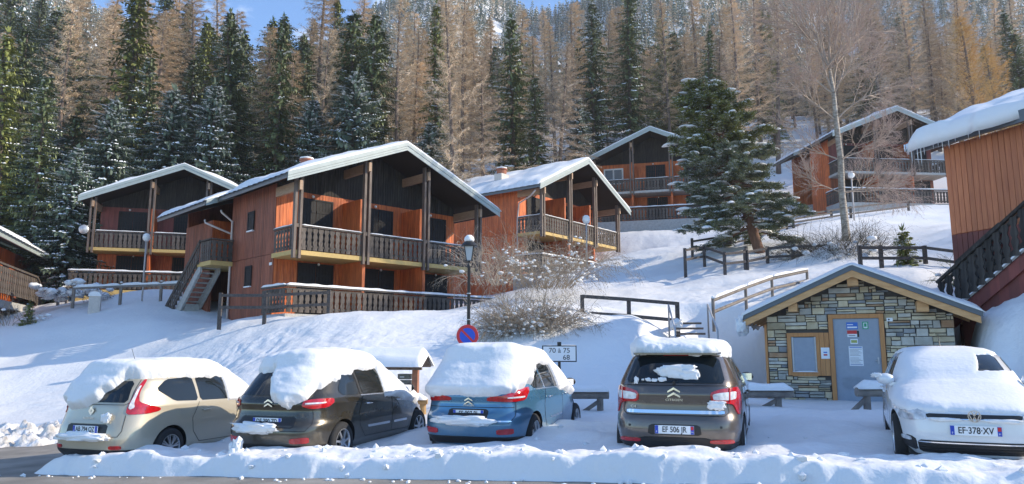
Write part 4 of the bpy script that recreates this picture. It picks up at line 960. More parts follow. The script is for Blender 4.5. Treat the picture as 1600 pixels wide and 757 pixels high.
# ---- 1 beige people carrier
def seam_set(l0, l1, z0, z1): return []
x1, y1 = -6.95, 12.35
c1 = build_car('parked_car', 'beige people carrier with tall red rear lamps, leftmost of the snowed-in cars', root_at(x1, y1, AZ, .0), AZ, SH_MPV, P_BEIGE, dict(
    hw=.915, wheels=(.93, 3.68), wr=.325, spokes=8, style=1, mirror=(3.25, 1.02), handles=[(1.72, .90), (2.80, .89)],
    side=[('window', [(.66, 1.30), (.90, 1.455), (1.50, 1.485), (1.54, 1.07), (1.00, 1.09)], 'glass', .006),
          ('window', [(1.60, 1.07), (1.58, 1.485), (2.30, 1.475), (2.50, 1.055)], 'glass', .006), ('window', [(2.56, 1.05), (2.38, 1.47), (2.62, 1.455), (3.02, 1.20), (3.24, 1.045)], 'glass', .006),
          ('door', [(1.56, 1.05), (2.52, 1.035), (2.54, .36), (1.60, .36), (1.40, .56), (1.38, .78)], 'PAINT', .003), ('door', [(2.56, 1.03), (3.36, 1.01), (3.40, .80), (3.22, .36), (2.57, .36)], 'PAINT', .003),
          ('fuel_flap', [(1.08, .84), (1.24, .84), (1.24, .98), (1.08, .98)], 'PAINT', .004)],
    side_seams=[[(1.56, 1.05), (1.38, .78), (1.42, .55), (1.60, .36)], [(2.54, 1.04), (2.55, .36)], [(1.60, .36), (3.22, .36)], [(3.38, 1.0), (3.41, .78), (3.22, .36)]],
    ends=[('rear_window', [(-.62, 1.10), (.62, 1.10), (.55, 1.44), (-.55, 1.44)], 'glass', .006, False),
          ('rear_lamp', [(.66, 1.46), (.715, 1.46), (.74, 1.22), (.80, 1.10), (1.20, 1.00), (1.20, .95), (1.0, .915), (.69, .91), (.645, .95), (.66, 1.15)], 'red_lens', .012, True),
          ('lamp_reflector', [(.668, 1.36), (.70, 1.36), (.72, 1.10), (.76, 1.02), (.70, .99), (.668, 1.02), (.672, 1.2)], 'clear_lens', .018, True),
          ('bumper_trim', [(-1.35, .24), (1.35, .24), (1.35, .36), (-1.35, .36)], 'black_plastic', .01, False), ('rear_reflector', [(.50, .37), (.70, .37), (.70, .43), (.50, .43)], 'red_lens', .015, True),
          ('plate_recess', [(-.42, .60), (.42, .60), (.42, .76), (-.42, .76)], 'black_plastic', .003, False), ('plate_trim', [(-.45, .765), (.45, .765), (.45, .80), (-.45, .80)], 'PAINT', .012, False)],
    rear_seams=[[(0, .56), (.63, .57), (.68, .66), (.66, .90)], [(0, 1.065), (.60, 1.065), (.66, 1.10), (.62, 1.46)]]))
plate(c1, (.0, .012, .68), -1, 'AB 794 QZ')
m = MB(); m.add([(0,-.02,.075),(-.055,-.02,0),(0,-.02,-.075),(.055,-.02,0),(0,-.02,.035),(-.024,-.02,0),(0,-.02,-.035),(.024,-.02,0)], [(0,1,5,4),(1,2,6,5),(2,3,7,6),(3,0,4,7)]); m.add([(0,.0,.075),(-.055,.0,0),(0,.0,-.075),(.055,.0,0)], [(0,1,2,3)])
o = m.build('diamond_emblem', M['chrome'], c1); o.location = (0, .11, .965)
text(c1, 'SCENIC', (-.02, .073, .85), (R(90), 0, 0), .05, 'chrome', 'model_lettering', sx=1.4)
def f1(x, l, z, n):
    nz = fbm(x*3, l*3+z*4, 3, 3)*.10
    roof = z-1.475-nz*.5
    zl = np.interp(x, [-.9, -.12, .05, .30, .42], [.98, 1.04, 1.10, 1.34, 1.50])
    rear = np.where(l < .75, z-zl-nz, -1)
    fr = np.where(l > 2.3, np.minimum(z-.80-nz, np.where(np.abs(x) > .60, (n[..., 2]-.22)*.5+.0*(l-2.8), 1)), -1)
    corner = np.where(l > 2.3, np.minimum(z-1.06, (l-2.92)*.35+(z-1.30)*.5-nz), -1)
    d = np.maximum(np.maximum(roof, rear), np.maximum(fr, corner)); T = .05+.13*sstep(1.40, 1.60, z)+.05*(l > 2.6)+.10*sstep(.9, .3, l)
    return d, T
car_snow(c1, SH_MPV, f1, 1)
loose_snow(c1, (-.02, -.035, .565), (.50, .10, .07), 2); loose_snow(c1, (.36, .06, .86), (.10, .03, .07), 5)
m = MB(); m.tube([(0, 1.0, 1.6), (-.02, .85, 1.98)], [.006, .003], 6); m.build('aerial', M['black_plastic'], c1)

# ---- 2 bronze people carrier
x2, y2 = -3.85, 11.75
c2 = build_car('parked_car', 'dark bronze people carrier with a thick slab of snow sliding over its rear window', root_at(x2, y2, AZ, .02), AZ, SH_PIC, P_BROWN, dict(
    hw=.912, wheels=(.86, 3.62), wr=.325, spokes=7, style=0, mirror=(3.16, 1.03), handles=[(1.62, .90), (2.72, .90)], mirror_mat=M['black_plastic'], handle_mat=M['chrome'],
    side=[('window', [(.78, 1.15), (1.02, 1.44), (1.30, 1.46), (1.36, 1.06), (.86, 1.07)], 'glass', .006),
          ('window', [(1.46, 1.06), (1.42, 1.465), (2.24, 1.46), (2.42, 1.05)], 'glass', .006), ('window', [(2.50, 1.05), (2.32, 1.455), (2.55, 1.44), (2.98, 1.18), (3.22, 1.045)], 'glass', .006),
          ('pillar_trim', [(1.375, 1.06), (1.345, 1.47), (1.40, 1.47), (1.44, 1.06)], 'black_plastic', .007),
          ('door', [(1.46, 1.04), (2.44, 1.03), (2.46, .36), (1.56, .36), (1.34, .56), (1.32, .78)], 'PAINT', .003), ('door', [(2.48, 1.03), (3.30, 1.01), (3.36, .80), (3.16, .36), (2.49, .36)], 'PAINT', .003),
          ('door_moulding', [(1.62, .50), (2.38, .50), (2.38, .54), (1.58, .54)], 'chrome', .010), ('door_moulding', [(2.54, .50), (3.08, .50), (3.06, .54), (2.54, .54)], 'chrome', .010),
          ('window_trim', [(1.38, 1.035), (3.25, 1.020), (3.25, 1.034), (1.38, 1.05)], 'chrome', .012)],
    side_seams=[[(1.46, 1.04), (1.32, .78), (1.34, .56), (1.56, .36)], [(2.46, 1.04), (2.475, .36)], [(1.56, .36), (3.16, .36)], [(3.32, 1.0), (3.37, .78), (3.16, .36)]],
    ends=[('rear_window', [(-.66, 1.08), (.66, 1.08), (.56, 1.45), (-.56, 1.45)], 'glass', .006, False),
          ('rear_lamp', [(.57, .93), (.60, 1.01), (.74, 1.03), (1.10, 1.035), (1.14, .97), (1.0, .90), (.70, .885)], 'red_lens', .014, True), ('lamp_reflector', [(.62, .955), (.95, .965), (.97, .985), (.63, .975)], 'clear_lens', .019, True),
          ('bumper_trim', [(-1.30, .24), (1.30, .24), (1.30, .34), (-1.30, .34)], 'black_plastic', .01, False), ('rear_reflector', [(.46, .37), (.76, .38), (.76, .47), (.46, .45)], 'red_lens', .014, True),
          ('plate_recess', [(-.52, .60), (.52, .60), (.50, .77), (-.50, .77)], 'black_plastic', .003, False), ('tailgate_trim', [(-.52, .78), (.52, .78), (.52, .805), (-.52, .805)], 'PAINT', .014, False)],
    rear_seams=[[(0, .555), (.70, .56), (.78, .66), (.74, .88)]]))
plate(c2, (.0, .085, .69), -1, 'DF 390 ZD')
chevrons(c2, (0, .095, .985), .15)
def f2(x, l, z, n):
    nz = fbm(x*3+5, l*3+z*4, 3, 13)*.12
    roof = z-1.455-nz*.4
    zl = np.interp(x, [-.9, -.15, -.08, .05, .35, .62, .70], [1.44, 1.42, 1.22, .98, .88, 1.04, 1.38])
    rear = np.where(l < .95, z-zl-nz*.6, -1)
    fr = np.where(l > 2.2, np.minimum(z-.82-nz, np.where(np.abs(x) > .60, (n[..., 2]-.22)*.5, 1)), -1)
    corner = np.where(l > 2.1, np.minimum(z-1.06, (l-2.75)*.4+(z-1.26)*.6-nz), -1)
    qu = np.where((l < 1.35) & (x > .4), z-1.40+.3*np.maximum(0, 1.0-l)-nz, -1)
    d = np.maximum.reduce([roof, rear, fr, corner, qu]); T = .05+.13*sstep(1.38, 1.58, z)+.05*(l > 2.5)+.11*sstep(1.0, .3, l)*(x > -.2)
    return d, T
car_snow(c2, SH_PIC, f2, 2)
loose_snow(c2, (-.14, .0, .595), (.38, .10, .08), 3); loose_snow(c2, (-.30, -.22, .24), (.10, .10, .20), 7)
c2w = MB(); c2w.tube([(.48, .30, 1.12), (-.05, .36, 1.16)], .008, 6); c2w.build('wiper', M['black_plastic'], c2)

# ---- 3 blue people carrier
x3, y3 = -.73, 12.0
c3 = build_car('parked_car', 'blue people carrier whose rear window is buried under a deep snow dome', root_at(x3, y3, AZ, -.02), AZ, SH_PIC, P_BLUE, dict(
    hw=.912, wheels=(.86, 3.62), wr=.33, spokes=5, style=1, mirror=(3.16, 1.03), handles=[(1.62, .90), (2.72, .90)], mirror_mat=M['black_plastic'], handle_mat=M['chrome'],
    side=[('window', [(.78, 1.15), (1.02, 1.44), (1.30, 1.46), (1.36, 1.06), (.86, 1.07)], 'glass', .006),
          ('window', [(1.46, 1.06), (1.42, 1.465), (2.24, 1.46), (2.42, 1.05)], 'glass', .006), ('window', [(2.50, 1.05), (2.32, 1.455), (2.55, 1.44), (2.98, 1.18), (3.22, 1.045)], 'glass', .006),
          ('pillar_trim', [(1.375, 1.06), (1.345, 1.47), (1.40, 1.47), (1.44, 1.06)], 'chrome', .009),
          ('door', [(1.46, 1.04), (2.44, 1.03), (2.46, .36), (1.56, .36), (1.34, .56), (1.32, .78)], 'PAINT', .003), ('door', [(2.48, 1.03), (3.30, 1.01), (3.36, .80), (3.16, .36), (2.49, .36)], 'PAINT', .003),
          ('door_moulding', [(1.70, .53), (2.40, .55), (2.40, .58), (1.66, .56)], 'chrome', .010),
          ('window_trim', [(.90, 1.045), (3.25, 1.020), (3.25, 1.032), (.90, 1.058)], 'chrome', .012)],
    side_seams=[[(1.46, 1.04), (1.32, .78), (1.34, .56), (1.56, .36)], [(2.46, 1.04), (2.475, .36)], [(1.56, .36), (3.16, .36)], [(3.32, 1.0), (3.37, .78), (3.16, .36)], [(1.05, .40), (1.40, .40)]],
    ends=[('rear_window', [(-.66, 1.10), (.66, 1.10), (.56, 1.45), (-.56, 1.45)], 'glass', .006, False),
          ('rear_lamp', [(.30, .89), (.32, .95), (.60, .975), (.72, 1.06), (1.08, 1.10), (1.12, 1.03), (1.0, .90), (.70, .875)], 'red_lens', .014, True), ('lamp_reflector', [(.64, .93), (.98, .94), (.99, .965), (.64, .95)], 'clear_lens', .019, True),
          ('bumper_trim', [(-1.10, .23), (1.10, .23), (1.05, .34), (-1.05, .34)], 'black_plastic', .01, False), ('rear_reflector', [(.50, .38), (.78, .39), (.78, .48), (.50, .46)], 'red_lens', .014, True),
          ('plate_recess', [(-.34, .61), (.34, .61), (.34, .765), (-.34, .765)], 'black_plastic', .003, False), ('tailgate_trim', [(-.74, .575), (.74, .575), (.74, .595), (-.74, .595)], 'chrome', .012, False)],
    rear_seams=[[(0, .54), (.70, .55), (.80, .66), (.78, .88)], [(0, .79), (.76, .79)]]))
plate(c3, (.0, .095, .69), -1, 'EF 097 BJ')
chevrons(c3, (0, .10, .90), .14); text(c3, 'CITROEN', (0, .108, .815), (R(90), 0, 0), .035, 'chrome', 'maker_lettering', sx=1.3)
def f3(x, l, z, n):
    nz = fbm(x*3+9, l*3+z*4, 3, 23)*.12
    roof = z-1.44-nz*.5
    zl = np.interp(x, [-.95, -.5, 0, .45, .72, .86], [.93, .94, .965, .955, 1.0, 1.16])
    rear = np.where(l < 1.25, z-zl-.55*np.maximum(0, l-.55)*(x > .3)-nz*.35, -1)
    fr = np.where(l > 2.2, np.minimum(z-.82-nz, np.where(np.abs(x) > .60, (n[..., 2]-.22)*.5, 1)), -1)
    corner = np.where(l > 2.1, np.minimum(z-1.06, (l-2.70)*.45+(z-1.24)*.6-nz), -1)
    qu = np.where((l < 1.45) & (x > .4), z-1.10-.52*np.maximum(0, l-.70)-nz, -1)
    d = np.maximum.reduce([roof, rear, fr, corner, qu]); T = .06+.11*sstep(1.36, 1.58, z)+.05*(l > 2.5)+.10*sstep(1.3, .5, l)
    return d, T
car_snow(c3, SH_PIC, f3, 3)
loose_snow(c3, (-.05, .0, .585), (.48, .10, .075), 11)

# ---- 4 taupe crossover
x4, y4 = 2.19, 10.25
c4 = build_car('parked_car', 'taupe crossover with bare rear window and white-centred red lamps, slab of snow on its roof', root_at(x4, y4, AZ, -.06), AZ, SH_SUV, P_TAUPE, dict(
    hw=.895, wheels=(.82, 3.49), wr=.345, spokes=5, style=1, mirror=(3.0, 1.10), handles=[(1.50, .96), (2.50, .95)],
    side=[('window', [(.86, 1.20), (1.06, 1.44), (1.28, 1.46), (1.34, 1.15), (.92, 1.16)], 'glass', .006),
          ('window', [(1.42, 1.14), (1.38, 1.465), (2.14, 1.465), (2.30, 1.12)], 'glass', .006), ('window', [(2.36, 1.12), (2.22, 1.465), (2.42, 1.46), (2.80, 1.24), (3.02, 1.12)], 'glass', .006),
          ('door', [(1.42, 1.10), (2.32, 1.09), (2.34, .40), (1.52, .40), (1.30, .60), (1.28, .82)], 'PAINT', .003), ('door', [(2.36, 1.09), (3.10, 1.08), (3.18, .86), (3.04, .40), (2.37, .40)], 'PAINT', .003),
          ('sill_trim', [(1.25, .26), (3.05, .26), (3.05, .36), (1.25, .36)], 'black_plastic', .012)],
    side_seams=[[(1.42, 1.10), (1.28, .82), (1.30, .60), (1.52, .40)], [(2.34, 1.10), (2.355, .40)], [(1.52, .40), (3.04, .40)], [(3.13, 1.07), (3.19, .84), (3.04, .40)]],
    ends=[('rear_window', [(-.70, 1.145), (.70, 1.145), (.60, 1.50), (-.60, 1.50)], 'glass', .008, False), ('window_rim', [(-.66, 1.505), (.66, 1.505), (.60, 1.545), (-.60, 1.545)], 'black_plastic', .012, False),
          ('brake_lamp', [(-.18, 1.512), (.18, 1.512), (.17, 1.53), (-.17, 1.53)], 'red_lens', .02, False),
          ('rear_lamp', [(.49, .895), (.48, 1.02), (.62, 1.07), (.98, 1.10), (1.12, 1.02), (1.14, .84), (1.02, .72), (.93, .74), (.84, .86), (.70, .885)], 'red_lens', .016, True),
          ('lamp_reflector', [(.52, .925), (.51, 1.00), (.62, 1.02), (.92, 1.04), (.90, .94), (.74, .925)], 'clear_lens', .022, True), ('lamp_divider', [(.735, .90), (.745, 1.08), (.765, 1.08), (.755, .90)], 'red_lens', .026, True),
          ('bumper_trim', [(-1.25, .24), (1.25, .24), (1.10, .36), (.55, .36), (.44, .43), (-.44, .43), (-.55, .36), (-1.10, .36)], 'black_plastic', .012, False), ('rear_reflector', [(.46, .365), (.82, .365), (.80, .41), (.46, .41)], 'red_lens', .022, True),
          ('tailgate_trim', [(-.66, .735), (.66, .735), (.66, .785), (-.66, .785)], 'chrome', .02, False), ('plate_recess', [(-.36, .46), (.36, .46), (.34, .60), (-.34, .60)], 'black_plastic', .003, False),
          ('parking_sensor', [(.60, .56), (.63, .56), (.63, .59), (.60, .59)], 'black_plastic', .006, True)],
    rear_seams=[[(0, .715), (.66, .715), (.74, .76), (.72, .88)], [(0, 1.115), (.66, 1.115), (.76, 1.10)]]))
plate(c4, (.0, .008, .53), -1, 'EF 506 JR', dept='74')
chevrons(c4, (0, .065, 1.04), .17); text(c4, 'CITROEN', (0, .072, .92), (R(90), 0, 0), .042, 'chrome', 'maker_lettering', sx=1.3); text(c4, 'C4', (-.56, .078, .825), (R(90), 0, 0), .05, 'chrome', 'model_lettering', sx=1.3)
sp = MB(); sp.prism([(-.62, .50, 1.545), (.62, .50, 1.545), (.58, .34, 1.53), (-.58, .34, 1.53)], (0, 0, .026)); sp.build('roof_spoiler', P_TAUPE, c4)
wp = MB(); wp.tube([(.0, .13, 1.155), (.06, .16, 1.19), (-.36, .17, 1.20)], .009, 6); wp.tube([(.0, .10, 1.15), (.0, .16, 1.16)], .022, 10); wp.build('wiper', M['black_plastic'], c4)
def f4(x, l, z, n):
    nz = fbm(x*3+2, l*3+z*4, 3, 33)*.10
    roof = z-1.525-nz*.35
    hood = np.where(l > 2.9, np.minimum(z-.90-nz, (n[..., 2]-.25)*.6), -1)
    ws = np.where(l > 2.6, np.minimum(z-1.0, (l-2.95)*.4+(z-1.30)*.4), -1)
    d = np.maximum.reduce([roof, hood, ws]); T = .05+.09*sstep(1.50, 1.58, z)+.06*(l > 2.8)+.07*sstep(-.25, -.55, x)*sstep(2.6, 1.4, l)
    return d, T
car_snow(c4, SH_SUV, f4, 4)
loose_snow(c4, (.02, .22, 1.285), (.24, .05, .11), 4); loose_snow(c4, (.20, .215, 1.25), (.14, .05, .08), 9); loose_snow(c4, (.56, .06, .86), (.11, .03, .06), 13)
for i, (x_, s_) in enumerate(((-.52, .03), (-.36, .035), (-.27, .04), (-.16, .05), (-.33, .02), (-.43, .018))): loose_snow(c4, (x_, .155, 1.175+.012*(i % 2)), (s_, .02, s_*.7+(.03 if i == 0 else 0)), 20+i)

# ---- 5 white small hatchback, nose toward the road
x5, y5 = 5.40, 8.85
AZ5 = R(24)+math.pi
spec5 = dict(hw=.836, wheels=(.80, 3.27), wr=.305, spokes=5, style=1, mirror=(2.62, .96), handles=[(1.30, .86), (2.2, .86)], side=[
          ('window', [(.62, 1.04), (.80, 1.27), (1.22, 1.31), (1.26, .97), (.72, .97)], 'glass', .006), ('window', [(1.32, .97), (1.30, 1.315), (1.90, 1.315), (2.02, .96)], 'glass', .006), ('window', [(2.08, .96), (1.96, 1.315), (2.16, 1.30), (2.46, 1.10), (2.66, .955)], 'glass', .006),
          ('door', [(1.26, .94), (2.04, .93), (2.06, .30), (1.36, .30), (1.22, .48), (1.20, .70)], 'PAINT', .003), ('door', [(2.08, .93), (2.80, .91), (2.86, .70), (2.80, .30), (2.09, .30)], 'PAINT', .003)],
    side_seams=[[(1.26, .94), (1.20, .70), (1.22, .48), (1.36, .30)], [(2.06, .94), (2.075, .30)], [(1.36, .30), (2.80, .30)], [(2.82, .91), (2.87, .70), (2.80, .30)]],
    ends=[('F:windscreen', [(-.66, .955), (.66, .955), (.54, 1.345), (-.54, 1.345)], 'glass', .006, False),
          ('F:headlight', [(.50, .585), (.49, .655), (.60, .70), (.94, .755), (1.14, .735), (1.10, .66), (.92, .575), (.70, .565)], 'head_lens', .012, True),
          ('F:grille', [(-.48, .60), (.48, .60), (.50, .655), (-.50, .655)], 'black_plastic', .006, False), ('F:chrome_strip', [(-.49, .592), (.49, .592), (.49, .602), (-.49, .602)], 'chrome', .014, False),
          ('F:lower_intake', [(-.60, .20), (.60, .20), (.62, .345), (-.62, .345)], 'black_plastic', .008, False), ('F:side_intake', [(.625, .21), (.93, .27), (.98, .33), (.80, .385), (.70, .375), (.64, .345)], 'black_plastic', .008, True),
          ('F:fog_lamp', [(.70, .325), (.71, .372), (.92, .385), (.93, .335)], 'head_lens', .016, True),
          ('F:chrome_strip', [(-.60, .318), (.60, .318), (.60, .330), (-.60, .330)], 'chrome', .018, False)], soft=True)
Fv = Vector((math.sin(AZ5), math.cos(AZ5), 0)); fx = Vector((x5, y5, 0))-Fv*3.97
c5 = build_car('parked_car', 'white small hatchback facing the road, thin snow over bonnet and windscreen', (fx.x, fx.y, plane_z(x5)-.02), AZ5, SH_SMALL, P_WHITE, spec5)
plate(c5, (0, 3.985, .475), 1, 'EF·378·XV', dept='31')
def ring_emblem(root, c, r):
    m = MB(); n = 36; vs = []
    for (rr_, dy) in ((r, 0), (r, .014), (r*.86, .014), (r*.86, 0)):
        for k in range(n): a = 2*math.pi*k/n; vs.append((c[0]+rr_*math.cos(a), c[1]+dy, c[2]+rr_*math.sin(a)))
    m.add(vs, [(i*n+k, i*n+(k+1) % n, ((i+1) % 4)*n+(k+1) % n, ((i+1) % 4)*n+k) for i in range(4) for k in range(n)])
    def st(pts, w=.011):
        for a, b in zip(pts[:-1], pts[1:]): m.beam((c[0]+a[0]*r, c[1]+.008, c[2]+a[1]*r), (c[0]+b[0]*r, c[1]+.008, c[2]+b[1]*r), w, .012, up=(0, 1, 0))
    st([(-.42, .76), (-.02, .06), (.02, .06), (.42, .76)]); st([(-.80, .38), (-.36, -.78), (0, .0-.12), (.36, -.78), (.80, .38)])
    return m.build('round_emblem', M['chrome'], root)
ring_emblem(c5, (0, 3.975, .64), .068)
for zz in (.23, .26, .29, .315): 
    m = MB(); V, Fc = patch([(-.60, zz), (.60, zz), (.60, zz+.006), (-.60, zz+.006)], SH_SMALL.front, off=.012); m.add(V, Fc); m.build('grille_bar', M['seam'], c5)
def f5(x, l, z, n):
    nz = fbm(x*3+2, l*3+z*4, 3, 43)*.10
    d = np.where(l > 2.0, np.minimum(np.minimum(z-.675-nz*.2, (n[..., 2]-.30)*.8), 1), -1)
    # bare corner of the windscreen on the driver's far side
    bare = np.maximum(np.abs(x+.52)-.20-nz, np.abs(z-1.24)-.10)
    d = np.where((l < 3.2) & (l > 1.9), np.minimum(d, bare), d)
    aa = np.where(l > 2.0, .62-np.abs(x)+(l-2.0)*.35, 1); d = np.minimum(d, aa)
    roof = np.where(l < 2.15, z-1.385-nz*.2, -1)
    d = np.maximum(d, roof); T = .012+.030*sstep(2.75, 3.1, l)+.02*fbm(x*1.2, l*1.1, 2, 5)
    return d, np.maximum(T, .007)
car_snow(c5, SH_SMALL, f5, 5, smooth=0)
loose_snow(c5, (-.30, 3.96, .59), (.20, .03, .022), 31); loose_snow(c5, (.30, 3.96, .592), (.16, .03, .02), 35); loose_snow(c5, (.95, 2.66, 1.07), (.07, .05, .03), 36)
m = MB(); m.tube([(0, 1.15, 1.44), (-.0, .98, 1.66)], [.007, .004], 6); m.build('aerial', M['black_plastic'], c5)
# ------------------------------------------------------------------ stone hut
def make_hut():
    o0 = Vector((6.95, 20.3, .40)); root = empty('stone_hut', o0, R(-25), 'small stone utility hut with a grey steel door and snowy pine-edged roof', 'hut')
    w, dep, zl, slope = 4.42, 4.2, -.6, .452
    ax, az_, fe = 2.2, 3.40, -.60           # apex x, top of deck, front edge
    def zr(x): return az_-abs(x-ax)*slope-.22
    b = MB(); b.prism([(0, .06, zl), (w, .06, zl), (w, .06, zr(w)), (ax, .06, zr(ax)), (0, .06, zr(0))], (0, dep, 0)); wall = b.build('wall', M['mortar'], root)
    rr = random.Random(21); holes = [(1.55, 2.86, -1, 2.19), (.50, 1.62, .58, 1.74)]
    z = zl+.25; ns = 0
    protos = []
    def stone(x0, x1, z0, z1):
        nonlocal ns
        cuts = [(x0, x1)]
        for (hx0, hx1, hz0, hz1) in holes:
            if z1 > hz0+.02 and z0 < hz1-.02:
                nc = []
                for (a, c) in cuts:
                    if c <= hx0 or a >= hx1: nc.append((a, c)); continue
                    if hx0-a > .06: nc.append((a, hx0-.006))
                    if c-hx1 > .06: nc.append((hx1+.006, c))
                cuts = nc
        for a, c in cuts:
            top = min(zr(a), zr(c))-.01; zz1 = min(z1, top)
            if zz1-z0 < .035 or c-a < .05: continue
            g = .009; d = rr.uniform(-.012, .045); j = lambda s=.010: rr.uniform(-s, s)
            mb = MB(); X = [(a+g+j(), z0+g+j(.006)), ((a+c)/2, z0+g+j(.006)), (c-g+j(), z0+g+j(.006)), (c-g+j(), zz1-g+j(.006)), ((a+c)/2+j(.03), zz1-g+j(.006)), (a+g+j(), zz1-g+j(.006))]
            cx_, cz_ = (a+c)/2, (z0+zz1)/2
            vs = [(p[0], .059, p[1]) for p in X]+[(p[0], .022-d, p[1]) for p in X]+[(cx_+(p[0]-cx_)*.90, .012-d+j(.006), cz_+(p[1]-cz_)*.84) for p in X]
            fs = [(i, (i+1) % 6, 6+(i+1) % 6, 6+i) for i in range(6)]+[(6+i, 6+(i+1) % 6, 12+(i+1) % 6, 12+i) for i in range(6)]+[tuple(range(12, 18))]
            mb.add(vs, fs); t = rr.random(); mt = 'stone_ochre' if t < .46 else ('stone_grey' if t < .82 else ('stone_blue' if t < .94 else 'stone_rust'))
            mb.build('stone', M[mt], wall); ns += 1
    while z < zr(ax)-.05:
        bh = rr.uniform(.14, .24); x = 0.0
        lo = max(0, ax-(az_-.22-z)/slope) if z > zr(0) else 0; hi = 2*ax-lo if z > zr(0) else w; hi = min(hi, w); x = lo
        while x < hi-.02:
            L = rr.choice((rr.uniform(.16, .30), rr.uniform(.28, .56))); x1 = min(hi, x+L)
            if hi-x1 < .12: x1 = hi
            t = rr.random()
            if t < .30: stone(x, x1, z, z+bh)
            elif t < .85:
                s_ = z+bh*rr.uniform(.38, .62); m_ = x+(x1-x)*rr.uniform(.35, .65)
                if rr.random() < .35: stone(x, m_, z, s_); stone(m_, x1, z, s_); stone(x, x1, s_, z+bh)
                else: stone(x, x1, z, s_); stone(x, x1, s_, z+bh)
            else: stone(x, x1, z, z+bh*.34); stone(x, x1, z+bh*.34, z+bh*.67); stone(x, x1, z+bh*.67, z+bh)
            x = x1
        z += bh
    print('stones', ns)
    # corner boards at the left
    c = MB(); c.box((-.07, -.01, zl), (-.005, .16, 1.95)); c.build('corner_post', M['pine_frame'], root)
    # roof
    rf = MB(); L, Rr = -.56, 4.96
    rf.prism([(L, fe+.05, zr(L)+.22), (ax, fe+.05, az_), (Rr, fe+.05, zr(Rr)+.22), (Rr, fe+.05, zr(Rr)+.16), (ax, fe+.05, az_-.06), (L, fe+.05, zr(L)+.16)], (0, dep+1.2, 0)); r = rf.build('roof', M['pine'], root)
    f = MB()
    for (a, c_, o, m_) in ((.03, -.11, 0, 0),):
        f.prism([(L-.02, fe, zr(L)+.22+a), (ax, fe, az_+a), (ax, fe, az_+c_), (L-.02, fe, zr(L)+.22+c_)], (0, .045, 0)); f.prism([(ax, fe, az_+a), (Rr+.02, fe, zr(Rr)+.22+a), (Rr+.02, fe, zr(Rr)+.22+c_), (ax, fe, az_+c_)], (0, .045, 0))
    f.build('fascia_sheet', M['zinc'], r)
    for (xa, xb) in ((L+.03, ax), (ax, Rr-.03)):
        f = MB(); f.prism([(xa, fe+.03, zr(xa)+.11), (xb, fe+.03, zr(xb)+.11), (xb, fe+.03, zr(xb)-.06), (xa, fe+.03, zr(xa)-.06)], (0, .05, 0)); f.build('barge_board', M['pine'], r)
        f = MB(); f.prism([(xa, fe+.10, zr(xa)+.14), (xb, fe+.10, zr(xb)+.14), (xb, fe+.10, zr(xb)-.02), (xa, fe+.10, zr(xa)-.02)], (0, .06, 0)); f.build('inner_rafter', M['pine'], r)
    for y in (.5, 1.3, 2.1, 2.9, 3.7):
        for sg, xe in ((-1, L+.05), (1, Rr-.05)):
            f = MB(); x0 = 0 if sg < 0 else w; f.prism([(x0, y, zr(x0)+.155), (xe, y, zr(xe)+.155), (xe, y, zr(xe)+.03), (x0, y, zr(x0)+.03)], (0, .09, 0)); f.build('rafter', M['pine'], r)
    for x, s_ in ((ax, .26), (.72, .22), (3.74, .26)):
        zt = zr(x)-.0; f = MB(); f.box((x-s_/2, fe+.16, zt-s_-.02), (x+s_/2, .05, zt-.02)); f.build('purlin', M['pine'], r)
    # snow on the roof, bulging over the left eave
    V = []; nx, ny = 80, 46
    for j in range(ny+1):
        y = fe-.06+(dep+1.1)*j/ny; ey = min(1, ((j+.2)/3)**.5)
        ex_l = .16+.12*float(fbm(y*1.5, 2, 2, 3)); 
        for i in range(nx+1):
            x = (L-ex_l)+(Rr+.07-L+ex_l)*i/nx; ed = min(i/4, (nx-i)/2.2, 1)**.5; zs = az_-abs(x-ax)*slope+.035
            t = (.15+.09*float(fbm(x*.8, y*.8, 3, 6)))*(1-.3*math.exp(-((x-ax)/.3)**2)); t = t*(.55+.45*min(1, j/4))
            if x < L: zs = az_-abs(L-ax)*slope+.03-(L-x)*1.3
            V.append((x, y, zs+t*ed*ey))
    n0 = len(V)
    for i in range(nx+1):
        x = V[i][0]; V.append((x, fe-.03, az_-abs(max(x, L)-ax)*slope+.02-(.25 if x < L else 0)))
    F = np.concatenate([grid_faces(ny+1, nx+1), np.array([(i, n0+i, n0+i+1, i+1) for i in range(nx)])])
    link('roof_snow', npmesh('roof_snow', V, F, M['snow_soft']), r)
    loose = loose_snow(root, (L-.06, fe+.35, zr(L)-.02), (.13, .42, .24), 3, name='hanging_snow')
    # door
    dx0, dx1, dz1 = 1.66, 2.75, 2.08
    for (a, c_) in (((1.55, -.05, zl), (1.66, .055, 2.08)), ((2.75, -.05, zl), (2.86, .055, 2.08)), ((1.55, -.052, 2.082), (2.86, .055, 2.19))):
        f = MB(); f.box(a, c_); f.build('door_frame', M['pine_frame'], root)
    d = MB(); d.box((dx0+.004, .0, -.3), (dx1-.004, .05, dz1-.004)); door = d.build('door', M['door_grey'], root)
    for k in range(7): f = MB(); f.box((1.80, -.018, .28+k*.045), (2.28, .001, .30+k*.045)); f.build('louvre', M['door_grey'], door)
    f = MB(); f.tube([(2.68, -.05, 1.0), (2.60, -.05, 1.0)], .012, 8); f.box((2.66, -.02, .92), (2.70, 0, 1.08)); f.build('handle', M['galv'], door)
    def sheet(x0, x1, z0, z1, mt, y=-.006, par=door, nm='notice'):
        s_ = MB(); s_.box((x0, y, z0), (x1, y+.004, z1)); return s_.build(nm, M[mt], par)
